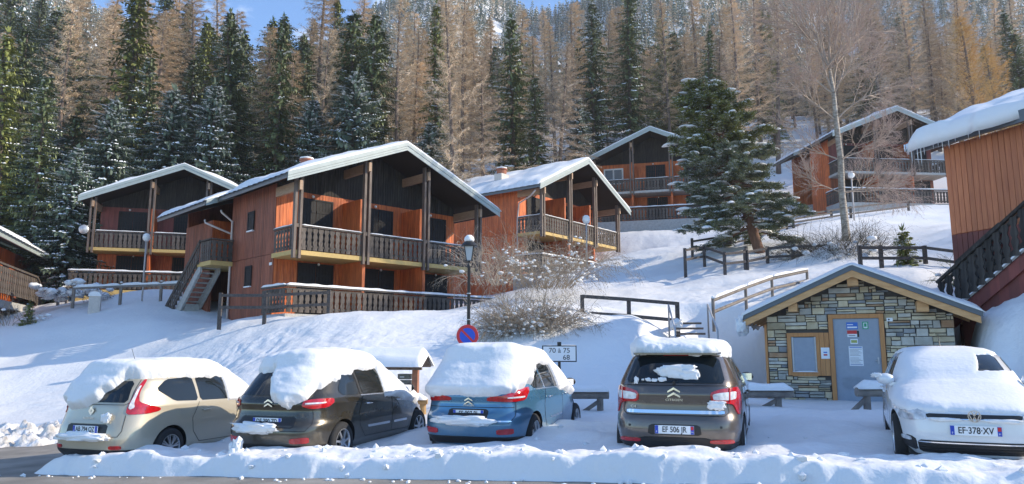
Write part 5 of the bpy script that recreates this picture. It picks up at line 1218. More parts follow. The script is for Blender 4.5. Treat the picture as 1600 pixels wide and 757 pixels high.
    s1 = sheet(1.98, 2.25, 1.80, 1.98, 'blue_ink'); sheet(2.0, 2.23, 1.83, 1.87, 'pap', -.010, s1, 'print_line'); sheet(2.0, 2.14, 1.91, 1.93, 'pap', -.010, s1, 'print_line')
    s2 = sheet(1.99, 2.22, 1.60, 1.77, 'pap'); sheet(1.99, 2.22, 1.68, 1.77, 'red_ink', -.010, s2, 'print_band'); sheet(2.225, 2.27, 1.60, 1.76, 'ink'); sheet(2.02, 2.18, 1.63, 1.645, 'ink', -.010, s2, 'print_line')
    s3 = sheet(2.05, 2.23, 1.42, 1.55, 'pap'); sheet(2.07, 2.21, 1.45, 1.52, 'brass', -.010, s3, 'print_band')
    s4 = sheet(2.0, 2.33, .86, 1.36, 'pap')
    for k in range(13): 
        if k != 6: sheet(2.02, 2.31-.04*(k % 3), .90+k*.032, .902+k*.032+.004, 'ink', -.010, s4, 'print_line')
    sheet(2.02, 2.31, 1.325, 1.345, 'blue_ink', -.010, s4, 'print_band'); sheet(2.02, 2.31, .885, .893, 'blue_ink', -.010, s4, 'print_band')
    s5 = sheet(2.36, 2.50, 1.80, 1.99, 'green_ink'); sheet(2.385, 2.475, 1.825, 1.965, 'pap', -.010, s5, 'print_band'); sheet(2.40, 2.46, 1.86, 1.95, 'green_ink', -.012, s5, 'print_band')
    # window with boards beside it
    for (a, c_) in (((.50, -.04, .60), (.60, .055, 1.72)), ((1.22, -.04, .60), (1.30, .055, 1.72)), ((.60, -.042, 1.62), (1.22, .055, 1.72)), ((.60, -.042, .58), (1.22, .055, .69))):
        f = MB(); f.box(a, c_); f.build('window_frame', M['pine_frame'], root)
    for k in range(2): f = MB(); f.box((1.305+k*.12, -.025, .60), (1.305+k*.12+.113, .055, 1.72)); f.build('plank', M['pine_frame'], root)
    f = MB(); f.box((.66, -.005, .72), (1.17, .05, 1.60)); wn = f.build('steel_shutter', M['door_grey'], root)
    f = MB(); f.box((.61, .0, .70), (.655, .05, 1.61)); f.build('frame_strip', M['galv'], wn); f = MB(); f.box((1.175, .0, .70), (1.215, .05, 1.61)); f.build('frame_strip', M['galv'], wn)
    f = MB(); snow_strip(f, (.60, -.03, .69), (1.24, -.03, .69), .08, .03); f.build('sill_snow', M['snow_soft'], root, smooth=True)
    s6 = sheet(1.33, 1.54, 1.04, 1.33, 'pap', -.030, root); sheet(1.39, 1.48, 1.12, 1.16, 'red_ink', -.034, s6, 'print_band'); sheet(1.39, 1.48, 1.19, 1.22, 'blue_ink', -.034, s6, 'print_band')
    f = MB(); f.box((2.93, -.03, 1.99), (3.07, .02, 2.08)); f.lathe([(.036, -.05), (.036, -.03)], 16, 'Y', (2.98, 0, 2.035)); mt_ = f.build('light_switch', M['white_paint'], root)
    f = MB(); f.lathe([(.020, -.056), (.020, -.048)], 16, 'Y', (2.98, 0, 2.035)); f.build('switch_button', M['ink'], mt_)
M['mortar'] = mat('dark_mortar', (.09, .08, .07), .9, var=.2)
M['stone_ochre'] = mat('ochre_stone', (.44, .34, .20), .85, color2=(.58, .50, .35), vscale=4, bump=.012, bscale=16, rand=.28)
M['stone_grey'] = mat('grey_stone', (.36, .34, .29), .85, color2=(.52, .49, .42), vscale=4, bump=.012, bscale=16, rand=.28)
M['stone_blue'] = mat('blue_grey_stone', (.20, .205, .21), .8, color2=(.30, .30, .29), vscale=4, bump=.012, bscale=16, rand=.25)
M['stone_rust'] = mat('rust_stone', (.34, .18, .09), .85, color2=(.42, .29, .18), vscale=4, bump=.012, bscale=16, rand=.15)
make_hut()

# ------------------------------------------------------------------ street furniture
def pt(px, py, Y, dz=0.0): p = at(px, py, Y); p.z += dz; return p
def lamp_post():
    X = (732.5-800)/F_PX*17.8; z0 = gz(X, 17.8)-.1; top = at(733, 410, 17.8).z
    root = empty('lamp_post', (X, 17.8, z0), 0, 'black cast-iron lamp post with a snow-capped lantern behind the blue car', 'street lamp')
    H = top-z0; m = MB(); m.lathe([(.085, 0), (.085, .25), (.06, .30), (.055, .9), (.048, .95), (.045, 1.6), (.036, H-.15), (.05, H-.12), (.05, H-.08), (.022, H-.04), (.022, H+.02), (.06, H+.03)], 16, 'Z'); m.build('pole', M['iron'], root, smooth=True)
    for k in (.42, .60, .78): m = MB(); m.lathe([(.052, H*k), (.052, H*k+.02)], 14, 'Z'); m.build('strap', M['galv'], root)
    l = MB()
    for a in range(4):
        t0 = math.pi/4+a*math.pi/2; p = Vector((.085*math.cos(t0), .085*math.sin(t0), H+.03)); q = Vector((.155*math.cos(t0), .155*math.sin(t0), H+.38)); l.beam(p, q, .016, .016)
    l.lathe([(.20, H+.38), (.205, H+.40), (.16, H+.46), (.11, H+.50), (.10, H+.54), (.05, H+.57)], 20, 'Z'); l.build('lantern', M['iron'], root)
    g = MB(); g.add([(s*.5*a, t*.5*a, z) for z, a in ((H+.04, .115), (H+.375, .212)) for s, t in ((1,1),(-1,1),(-1,-1),(1,-1))], [(0,1,5,4),(1,2,6,5),(2,3,7,6),(3,0,4,7)]); g.build('lantern_glass', M['frost'], root)
    s = MB(); s.lathe([(.11, H+.50), (.125, H+.55), (.11, H+.61), (.06, H+.66), (.01, H+.67)], 16, 'Z'); s.build('lantern_snow', M['snow_soft'], root, smooth=True)
    # no-parking disc on the same post
    zc = at(731, 525, 17.7).z
    sg = empty('no_parking_sign', (X-.02, 17.74, zc), 0, 'round red and blue no-parking sign fixed to the black lamp post', 'road sign')
    m = MB(); m.lathe([(.255, -.03), (.262, -.025), (.262, -.005), (.255, 0)], 48, 'Y'); m.build('disc', M['sign_red'], sg)
    m = MB(); m.lathe([(.258, -.0335), (.250, -.0335)], 48, 'Y'); 
    m = MB(); m.lathe([(.185, -.037), (.185, -.031)], 48, 'Y'); m.build('blue_field', M['sign_blue'], sg)
    m = MB(); m.beam((-.132, -.040, .132), (.132, -.040, -.132), .05, .006, up=(0, 1, 0)); m.build('diagonal_bar', M['sign_red'], sg)
    m = MB(); m.box((-.06, -.004, -.03), (.06, .03, .03)); m.build('bracket', M['galv'], sg)
M['frost'] = mat('frosted_lantern_glass', (.42, .45, .47), .3, spec=.5)
lamp_post()
def name_sign():
    p = at(874, 553, 17.4); g = gz(p.x, p.y); root = empty('house_number_sign', (p.x, 17.4, p.z), 0, 'black-edged white board with house numbers behind the blue car', 'sign')
    m = MB(); m.box((-.40, -.02, -.19), (.40, .02, .19)); m.build('board_frame', M['iron'], root); m = MB(); m.box((-.375, -.028, -.165), (.375, -.0205, .165)); bd = m.build('board', M['pap'], root)
    m = MB(); m.tube([(0, .04, g-p.z-.1), (0, .04, .27)], .035, 10); m.box((-.045, -.03, .19), (.045, .05, .27)); m.build('post', M['iron'], root)
    text(bd, '70 à 75', (0, -.031, .07), (R(90), 0, 0), .16, 'ink', 'sign_lettering', sx=1.05); text(bd, '68', (.16, -.031, -.09), (R(90), 0, 0), .16, 'ink', 'sign_lettering', sx=1.05)
    s = MB(); snow_strip(s, (-.39, 0, .19), (.39, 0, .19), .04, .012); s.build('board_snow', M['snow_soft'], root, smooth=True)
name_sign()
def mailbox_shelter():
    p = at(612, 600, 18.6); g = gz(p.x, p.y); root = empty('letterbox_shelter', (p.x, p.y, g-.1), R(-12), 'wooden letterbox shelter with thick snow on its roof between two parked cars', 'shelter')
    zt = at(612, 577, 18.6).z-(g-.1)
    for x in (-.98, .62):
        m = MB(); m.box((x-.07, -.07, 0), (x+.07, .07, zt)); m.build('post', M['mail_post'], root)
    m = MB(); m.box((-1.1, -.12, zt-.02), (.80, -.04, zt+.10)); m.build('front_beam', M['post_wood'], root)
    rf = MB(); rf.prism([(-1.15, -.42, zt+.08), (-1.15, .05, zt+.40), (-1.15, .52, zt+.08), (-1.15, .46, zt+.04), (-1.15, .05, zt+.32), (-1.15, -.36, zt+.04)], (2.0, 0, 0)); r = rf.build('roof', M['post_wood'], root)
    V = []; nx, ny = 50, 24
    for i in range(nx+1):
        for j in range(ny+1):
            y = -.50+1.1*j/ny; x = -1.22+2.14*i/nx; e = (min(1, min(i, nx-i)/3)*min(1, min(j, ny-j)/3))**.5; V.append((x, y, zt+.08+max(0, .34-abs(y-.05)*.70)*.8+(.19+.05*float(fbm(x*2, y*2, 2, 4)))*e-(.02 if e == 0 else 0)))
    link('roof_snow', npmesh('roof_snow', V, grid_faces(nx+1, ny+1), M['snow_soft']), r)
    for c, x in enumerate((-.58, -.24, .34)):
        for k in range(4 if c < 2 else 3):
            z = zt-.18-k*.15; m = MB(); m.box((x-.15, -.10, z-.065), (x+.15, .12, z+.065)); m.box((x-.11, -.108, z+.02), (x+.11, -.0995, z+.035)); b = m.build('letterbox', M['mailbox'], root)
            m = MB(); m.box((x-.09, -.112, z-.02), (x+.02, -.1005, z+.005)); m.build('name_card', M['galv'], b)
    m = MB(); m.box((-.76, .12, .35), (.52, .15, zt-.05)); 
M['mail_post'] = mat('red_brown_post_paint', (.30, .12, .06), .6, var=.2); M['mailbox'] = mat('grey_brown_letterbox', (.10, .10, .085), .5, var=.15)
mailbox_shelter()
def rail_barrier(px0, px1, py, Y, label, mt='log_wood', snow=True, posts=(.25, .75), brace=True, r=.095):
    a = at(px0, py, Y); b = at(px1, py, Y); c = (a+b)/2; root = empty('log_rail', (c.x, c.y, gz(c.x, c.y)-.12), 0, label, 'log rail', 'log rails at the head of the parking spaces')
    h = c.z-(gz(c.x, c.y)-.12); L = (b-a).length; m = MB(); m.tube([(-L/2, 0, h), (L/2, 0, h)], r, 14); m.build('log', M[mt], root, smooth=False)
    for t in posts:
        x = -L/2+L*t; m = MB(); m.tube([(x, .05, 0), (x, .05, h-r*.5)], .075, 10); p = m.build('post', M[mt], root)
        if brace: m = MB(); m.beam((x-.5, .05, .0), (x-.03, .05, h-.15), .08, .08); m.build('brace', M[mt], root)
    if snow: s = MB(); snow_strip(s, (-L/2+.02, 0, h+r*.7), (L/2-.02, 0, h+r*.7), .30, .17, seed=px0); s.build('log_snow', M['snow_soft'], root, smooth=True)
rail_barrier(560, 668, 628, 17.0, 'honey-coloured rail with snow on top in front of the letterboxes', 'orange_log', r=.06, posts=(.3, .93))
rail_barrier(850, 951, 617, 16.8, 'grey log rail at the nose of the blue car', posts=(.25, .87))
rail_barrier(1130, 1238, 615, 16.2, 'snow-topped log rail between the taupe car and the stone hut', posts=(.3, .80))
rail_barrier(1338, 1440, 613, 15.8, 'log rail in front of the hut door, a round cushion of snow on its end', posts=(.17, .8))

def fence(pts=None, label='', h=.95, rails=(.42, .85), mt='rail_wood', post_w=.12, dz=0.0, rail_h=.11, snow=.03, name='wooden_fence', sink=.0, cat='fence', group=None, absolute=False, round_=False, extra_posts=True):
    """pts: list of ground points (x, y) or Vectors carrying their own z when absolute"""
    P = []
    for p in pts:
        z = p[2] if absolute else gz(p[0], p[1])-sink; P.append(Vector((p[0], p[1], z+dz)))
    o = P[0]; root = empty(name, o, 0, label, cat, group)
    for i, p in enumerate(P):
        q = p-o; m = MB()
        if round_: m.tube([q+Vector((0, 0, -.4)), q+Vector((0, 0, h))], post_w/2, 8)
        else: m.box((q.x-post_w/2, q.y-post_w/2, q.z-.4), (q.x+post_w/2, q.y+post_w/2, q.z+h))
        pp = m.build('post', M[mt], root)
        if snow: s = MB(); s.lathe([(post_w*.55, q.z+h), (post_w*.6, q.z+h+.04), (post_w*.3, q.z+h+.07)], 10, 'Z', (q.x, q.y, 0)); s.build('post_snow', M['snow_soft'], pp, smooth=True)
    for i in range(len(P)-1):
        a, b = P[i]-o, P[i+1]-o
        for r_ in rails:
            m = MB(); up = Vector((0, 0, r_*h/.95))
            if round_: m.tube([a+up, b+up], rail_h/2, 8)
            else: m.beam(a+up+Vector((0, -post_w/2-.02, 0)), b+up+Vector((0, -post_w/2-.02, 0)), .05, rail_h)
            rr_ = m.build('rail', M[mt], root)
            if snow and r_ == rails[-1]: s = MB(); snow_strip(s, a+up+Vector((0, -post_w/2-.02, rail_h/2)), b+up+Vector((0, -post_w/2-.02, rail_h/2)), .07, snow); s.build('rail_snow', M['snow_soft'], rr_, smooth=True)
    return root
G2 = 'dark rail fences on the snow slope'
fence(snow=0, rails=(.16, .88), absolute=True, h=.70, pts=[at(910, 495, 24.0), at(983, 500, 24.0), at(1059, 507, 23.6)], label='dark two-rail fence on the slope left of the buried steps', group=G2)
fence(snow=0, pts=[at(343, 497, 28.2), at(413, 497, 28.2), at(513, 492, 28.4)], label='dark two-rail fence at the foot of the large chalet, in front of its side wall', group=G2, absolute=True, dz=-.05, h=1.0)
fence(snow=0, pts=[at(1071, 421, 33.0), at(1101, 415, 34.5), at(1133, 428, 32.0), at(1165, 424, 32.5), at(1167, 418, 34)], label='black paddock fence corner left of the pine trunk', group=G2, absolute=True, h=.95)
fence(snow=0, pts=[at(1168, 423, 32.5), at(1200, 416, 33.5), at(1240, 414, 33.0), at(1300, 412, 33.0)], label='black two-rail fence right of the pine trunk on the upper slope', group=G2, absolute=True, h=.9)
fence(snow=0, pts=[at(1082, 398, 38.0), at(1165, 384, 39.5), at(1230, 362, 43), at(1300, 350, 46.0)], label='low rail fence climbing behind the pine toward the reddish chalet', group=G2, h=.85, rails=(.3, .75), absolute=True)
fence(snow=0, pts=[at(1240, 358, 43.0), at(1330, 344, 45), at(1420, 332, 48)], label='rail fence beyond the birch below the reddish chalet', group=G2, h=.85, absolute=True)
fence(snow=0, pts=[at(1345, 420, 27.0), at(1378, 420, 27.0), at(1447, 420, 27.0), at(1500, 428, 26)], label='dark fence between the stone hut roof and the black stair railing', group=G2, absolute=True, h=.85)
fence([at(90, 478, 42.0), at(104, 470, 43.0), at(114, 468, 44)], 'snow-topped post fence right of the cabin at the left edge', mt='log_wood', group=G2, snow=.1, h=.9, absolute=True)
fence([at(114, 470, 38.0), at(188, 466, 39.0), at(251, 464, 39.0), at(300, 462, 39)], 'pale snow-topped log fence in front of the shaded left chalet', mt='log_wood', group=G2, snow=.12, h=.8, rails=(.72,), absolute=True)
# handrails and steps
def steps():
    p = at(1085, 515, 21.5); root = empty('snowy_steps', (p.x, p.y, p.z-.56), R(-6), 'buried stairway on the slope above the taupe car', 'steps')
    for k in range(5):
        m = MB(); m.box((-.42, k*.36, k*.17), (.42, k*.36+.10, k*.17+.14)) if False else m.box((-.42, k*.36, k*.17+.08), (.42, k*.36+.10, k*.17+.14)); t = m.build('step', M['post_wood'], root)
        s = MB(); snow_strip(s, (-.42, k*.36+.22, k*.17+.10), (.42, k*.36+.22, k*.17+.10), .34, .05, seed=k); s.build('step_snow', M['snow_soft'], t, smooth=True)
    loose_snow(root, (-.35, 1.5, .75), (.2, .3, .16), 5)
    for x, px_ in ((-.58, 1060), (.60, 1120)):
        r_ = MB(); r_.tube([(x, -.3, -.6), (x, -.3, .55), (x, 1.3, 1.35), (x, 1.3, .3)], .028, 8); r_.build('handrail', M['galv'], root, smooth=True)
steps()
fence([at(1115, 498, 22.8), at(1166, 476, 24.5), at(1207, 460, 26.0), at(1262, 447, 27.5)], 'handrail with a thick line of snow climbing behind the stone hut', rails=(.30, .85), mt='log_wood', snow=.08, h=.62, absolute=True, round_=True, post_w=.10)

def globe_lamp(px, pyt, pyb, Y, label, r=.2):
    t = at(px, pyt, Y); b = at(px, pyb, Y); root = empty('globe_lamp', (t.x, Y, b.z-.3), 0, label, 'street lamp', 'white globe lamps')
    H = t.z-b.z+.3; m = MB(); m.tube([(0, 0, 0), (0, 0, H-r*.8)], .045, 10); m.build('pole', M['lamp_pole'], root, smooth=True)
    m = MB(); m.lathe([(r*.35, H-r*.95), (r*.8, H-r*.6), (r, H), (r*.9, H+r*.45), (r*.6, H+r*.8), (r*.1, H+r)], 20, 'Z'); m.build('globe', M['lamp_glass'], root, smooth=True)
    s = MB(); s.lathe([(r*.9, H+r*.45), (r*.85, H+r*.75), (r*.5, H+r*1.1), (r*.1, H+r*1.2)], 16, 'Z'); s.build('globe_snow', M['snow_soft'], root, smooth=True)
M['lamp_pole'] = mat('pale_grey_pole', (.42, .38, .36), .5)
globe_lamp(229, 372, 462, 39, 'white globe lamp in front of the shaded left chalet'); globe_lamp(916, 344, 434, 36, 'white globe lamp in front of the balconies of the bright orange chalet'); globe_lamp(1330, 274, 350, 44, 'white globe lamp beside the birch, before the reddish chalet')
def pillar():
    p = at(147, 489, 37.5); root = empty('utility_pillar', (p.x, p.y, p.z-.2), R(20), 'pale grey utility pillar with rounded snow cap on the shaded slope', 'pillar')
    m = MB(); m.box((-.26, -.17, 0), (.26, .17, 1.05)); m.build('casing', M['chim'], root); m = MB(); m.box((-.19, -.18, .1), (.19, -.171, .95)); m.build('door', M['chim'], root)
    V = [(x, y) for x, y in ()]; s = MB(); s.prism([(.29*math.cos(t), -.21, 1.03+.24*math.sin(t)) for t in [math.pi*k/14 for k in range(15)]], (0, .42, 0)); s.build('pillar_snow', M['snow_soft'], root)
pillar()
# ------------------------------------------------------------------ trees
M['needle'] = mat('spruce_needles', (.050, .072, .030), .7, color2=(.15, .175, .065), vscale=1.2, rand=.2)
M['needle_blue'] = mat('blue_green_fir_needles', (.055, .088, .062), .7, color2=(.13, .17, .115), vscale=1.2, rand=.2)
M['needle_lit'] = mat('sunlit_yellow_green_needles', (.12, .14, .035), .7, color2=(.24, .25, .06), vscale=1.0, rand=.2)
M['larch_twig'] = mat('golden_brown_larch_twigs', (.52, .39, .25), .8, color2=(.74, .58, .42), vscale=.8, rand=.2)
M['grey_twig'] = mat('grey_brown_twigs', (.36, .28, .21), .8, color2=(.56, .45, .34), vscale=.8, rand=.2)
M['gold_twig'] = mat('bright_ochre_twigs', (.50, .30, .10), .8, color2=(.62, .40, .15), vscale=.8)
M['birch_twig'] = mat('pinkish_birch_twigs', (.38, .25, .20), .8, color2=(.56, .39, .31), vscale=.8)
M['bush_twig'] = mat('grey_bush_twigs', (.22, .17, .13), .8, color2=(.38, .30, .21), vscale=2)
M['dark_leaf'] = mat('dark_brown_leaves', (.03, .025, .018), .8, color2=(.07, .055, .03), vscale=4)
M['birch_limb'] = mat('warm_birch_limb_bark', (.34, .25, .19), .8, color2=(.48, .38, .30), vscale=3)
M['snow_far'] = mat('branch_snow', (.80, .83, .87), .7)
M['needle_pine'] = mat('grey_green_pine_needles', (.12, .15, .10), .7, color2=(.24, .27, .17), vscale=1.2)
class Tri:
    """fast collector of free triangles and quads (as two triangles)"""
    def __init__(s): s.V = []; s.m = []
    def tri(s, a, b, c, m=0): s.V += [a, b, c]; s.m.append(m)
    def kite(s, p, q, w, m=0):
        a = tuple((p[i]+q[i])*.5+w[i] for i in range(3)); b = tuple((p[i]+q[i])*.5-w[i] for i in range(3)); s.tri(p, a, q, m); s.tri(p, q, b, m)
    def mesh(s, name, mats):
        V = np.array(s.V, np.float32); return npmesh(name, V, np.arange(len(V)).reshape(-1, 3), mats, smooth=False, midx=s.m)
def trunk_mesh(h, r0, mt, seed, bend=.15, r1=.04, z0=-.6, lean=(0, 0)):
    rr = random.Random(seed); pts = []; rad = []; n = 9
    for i in range(n):
        t = i/(n-1); pts.append((lean[0]*t+bend*math.sin(t*3+seed)*t, lean[1]*t+bend*math.cos(t*2.3+seed)*t, z0+(h-z0)*t)); rad.append(r0*(1-t)**.85+r1*t)
    m = MB(); m.tube(pts, rad, 8); return m.mesh('trunk', M[mt], smooth=True, fix=False)
def spruce(seed, h=16, r=2.9, needle='needle', snow=.5, droop=.35, low=.06, dens=1.0, lv=46, sparse=0.0, tone_top=None):
    rr = random.Random(seed); T = Tri(); levels = int(lv*dens)
    for L in range(levels):
        t = low+(1-low)*(L/levels)**.95; z = t*h; nb = rr.randint(5, 8); base = rr.uniform(0, 6.28)
        R_ = r*(((1-t)*1.08)**.66)*(.70+.5*rr.random())*(1 if t > low+.06 else .85)+.10
        for b in range(nb):
            if rr.random() < sparse: continue
            a = base+b*6.283/nb+rr.uniform(-.3, .3); Lb = R_*rr.uniform(.45, 1.25); ca, sa = math.cos(a), math.sin(a); zz = z+rr.uniform(-.15, .15)*h/levels*2
            dr = droop*rr.uniform(.6, 1.3)*(1 if t < .8 else -.3)
            n = max(4, int(Lb*6*dens)); sn = rr.random() < snow
            prev = None
            for i in range(n):
                u = (i+.7)/n; d = Lb*u; pz = zz-dr*d*(1-.35*u)*.9; x, y = ca*d, sa*d
                if i == 0: T.tri((0, 0, zz+.02), (0, 0, zz-.03), (x, y, pz), 1)
                for sd in (-1, 1):
                    tw = (.55-.30*u)*rr.uniform(.6, 1.25)*(.6+.4*min(1, Lb/2)); fa = a+sd*rr.uniform(.5, 1.15); q = (x+math.cos(fa)*tw, y+math.sin(fa)*tw, pz-rr.uniform(.05, .34)*tw-.04)
                    wv = rr.uniform(.05, .095); T.kite((x, y, pz), q, (-math.sin(fa)*wv, math.cos(fa)*wv, rr.uniform(-.06, .03)), 0)
                if rr.random() < .6: T.kite((x, y, pz), (x+ca*.1, y+sa*.1, pz-rr.uniform(.22, .5)), (-sa*.07, ca*.07, 0), 0)
                if sn and u > .25 and rr.random() < .72:
                    w = rr.uniform(.05, .13)*(1.3-u*.5); ln = rr.uniform(.12, .30); o = rr.uniform(-.16, .16); px_, py_ = x-sa*o, y+ca*o
                    e = .055
                    T.tri((px_-ca*ln, py_-sa*ln, pz+e+ln*dr*.4), (px_-sa*w, py_+ca*w, pz+e-.02), (px_+ca*ln, py_+sa*ln, pz+e-ln*dr*.8), 2); T.tri((px_-ca*ln, py_-sa*ln, pz+e+ln*dr*.4), (px_+ca*ln, py_+sa*ln, pz+e-ln*dr*.8), (px_+sa*w, py_-ca*w, pz+e-.02), 2)
                    T.tri((px_-sa*w, py_+ca*w, pz+e-.02), (px_, py_, pz+e+.05), (px_+sa*w, py_-ca*w, pz+e-.02), 2)
    for k in range(10): T.kite((0, 0, h-.1), (rr.uniform(-.2, .2), rr.uniform(-.2, .2), h+.5-rr.random()*.5), (.04, .04, 0), 0)
    return T.mesh('crown', [M[needle], M['bark'], M['snow_far']])
def bare(seed, h=18, r=2.6, twig='larch_twig', snow=.25, low=.25, nbr=120, tw_n=34, up=.15, tl=(.25, .75), tw_w=.015, curve=.25):
    """bare larch or broadleaf: limbs with masses of fine twigs"""
    rr = random.Random(seed); T = Tri()
    for b in range(nbr):
        t = low+(1-low)*(b/nbr)**.9; z = t*h; a = b*2.4+rr.uniform(-.4, .4); Lb = (r*min(1, ((1-t)*1.5)**.8)*rr.uniform(.35, 1.2)*(.8+.35*math.sin(b*.13+seed))+.2)*(1 if t > low+.12 else .6); ca, sa = math.cos(a), math.sin(a); upb = up*rr.uniform(.3, 1.6)-(.18 if t < .45 else 0)
        prev = (0, 0, z); n = max(3, int(Lb*1.6)); pts = [prev]
        for i in range(1, n+1):
            u = i/n; pts.append((ca*Lb*u+rr.uniform(-.06, .06), sa*Lb*u+rr.uniform(-.06, .06), z+Lb*(upb*u+curve*u*u*rr.uniform(.6, 1.2)-.12*u)))
        w0 = .035*(1-t*.5)
        for i in range(n):
            p, q = pts[i], pts[i+1]; w = w0*(1-i/n*.7); T.tri((p[0], p[1], p[2]-w), (p[0]-sa*w, p[1]+ca*w, p[2]+w), q, 1); T.tri((p[0], p[1], p[2]-w), (p[0]+sa*w, p[1]-ca*w, p[2]+w), q, 1)
            if snow and rr.random() < snow and t < .62:
                T.tri((p[0]-sa*.03, p[1]+ca*.03, p[2]+.05), (p[0]+sa*.03, p[1]-ca*.03, p[2]+.05), (q[0], q[1], q[2]+.05), 2)
        k = int(tw_n*(.4+Lb/r))
        for j in range(k):
            u = rr.uniform(.12, 1.0); i = min(n-1, int(u*n)); f = u*n-i; p = tuple(pts[i][c]*(1-f)+pts[i+1][c]*f for c in range(3)); fa = a+rr.uniform(-1.5, 1.5); tw = rr.uniform(*tl)*(1.15-u*.5)
            q = (p[0]+math.cos(fa)*tw, p[1]+math.sin(fa)*tw, p[2]+rr.uniform(-.75, .45)*tw); T.tri((p[0]-sa*tw_w, p[1]+ca*tw_w, p[2]), (p[0]+sa*tw_w, p[1]-ca*tw_w, p[2]+tw_w), q, 0)
            if rr.random() < .5: s_ = (rr.uniform(-.2, .2), rr.uniform(-.2, .2), rr.uniform(-.22, .12)); T.tri(((p[0]+q[0])/2-tw_w, (p[1]+q[1])/2, (p[2]+q[2])/2), ((p[0]+q[0])/2+tw_w, (p[1]+q[1])/2, (p[2]+q[2])/2+tw_w), tuple((p[c]+q[c])/2+s_[c] for c in range(3)), 0)
    return T.mesh('crown', [M[twig], M['bark'], M['snow_far']])
KIND = {}
def proto(key, crown, trunk, h, r): KIND[key] = (crown, trunk, h, r)
for i in range(3): proto('spruce%d' % i, spruce(100+i, 17, 3.5, 'needle', .50), trunk_mesh(16.5, .24, 'bark', i), 17, 3.0)
for i in range(3): proto('snowy%d' % i, spruce(120+i, 13, 3.5, 'needle_blue', .9, droop=.42, dens=1.1), trunk_mesh(12.5, .2, 'bark', 4+i), 13, 3.1)
for i in range(2): proto('slim%d' % i, spruce(140+i, 20, 2.3, 'needle_lit', .22, droop=.5, lv=52), trunk_mesh(19.5, .22, 'bark', 8+i), 20, 2.3)
for i in range(2): proto('fir%d' % i, spruce(150+i, 19, 3.4, 'needle', .2, droop=.55, lv=56), trunk_mesh(18.5, .25, 'bark', 10+i), 19, 2.9)
for i in range(3): proto('larch%d' % i, bare(200+i, 20, 3.7, 'larch_twig', .15, low=.24, nbr=130, tw_n=78), trunk_mesh(19.8, .24, 'bark', 20+i, bend=.3), 20, 2.9)
for i in range(2): proto('greylarch%d' % i, bare(220+i, 17, 3.8, 'grey_twig', .45, low=.10, nbr=150, tw_n=80, up=0, curve=.1), trunk_mesh(16.8, .22, 'bark', 24+i, bend=.3), 17, 3.0)
proto('gold0', bare(240, 14, 3.2, 'gold_twig', 0, low=.10, nbr=130, tw_n=60, up=.9, curve=.3, tl=(.3, .7)), trunk_mesh(13.5, .18, 'bark', 27), 14, 3.2)
LBL = {'spruce': 'dark green spruce with snowy branches', 'snowy': 'heavily snow-dusted blue-green fir', 'slim': 'slim yellow-green spruce top', 'fir': 'tall dark green conifer', 'larch': 'bare golden-brown larch', 'greylarch': 'bare grey-brown tree with snowy limbs', 'gold': 'bright ochre bare tree'}
NM = {'spruce': 'spruce_tree', 'snowy': 'fir_tree', 'slim': 'spruce_tree', 'fir': 'conifer_tree', 'larch': 'larch_tree', 'greylarch': 'bare_tree', 'gold': 'bare_tree'}
ntree = 0
def tree(key, X, Y, H, label=None, group=None, rz=None, wide=1.0, sink=.3):
    global ntree
    crown, trunk, h, r = KIND[key]; s = H/h; kind = key.rstrip('0123456789')
    if label is None: group = 'forest trees behind the chalets'
    o = empty(NM[kind], (X, Y, gz(X, Y)-sink), rnd.uniform(0, 6.28) if rz is None else rz, label, 'tree', group); o.scale = (s*wide, s*wide, s); o.rotation_euler.x = rnd.gauss(0, .035); o.rotation_euler.y = rnd.gauss(0, .035)
    a = link('trunk', trunk, o); b = link('crown', crown, o); ntree += 1; return o
def tree_px(key, px, pytop, Y, label=None, wide=1.0, group='forest trees behind the chalets'):
    X = (px-CX)/F_PX*Y; X = at(px, 300, Y).x; top = at(px, pytop, Y).z; g = gz(X, Y); return tree(key, X, Y, max(3, top-g+.3), label, group, wide=wide)
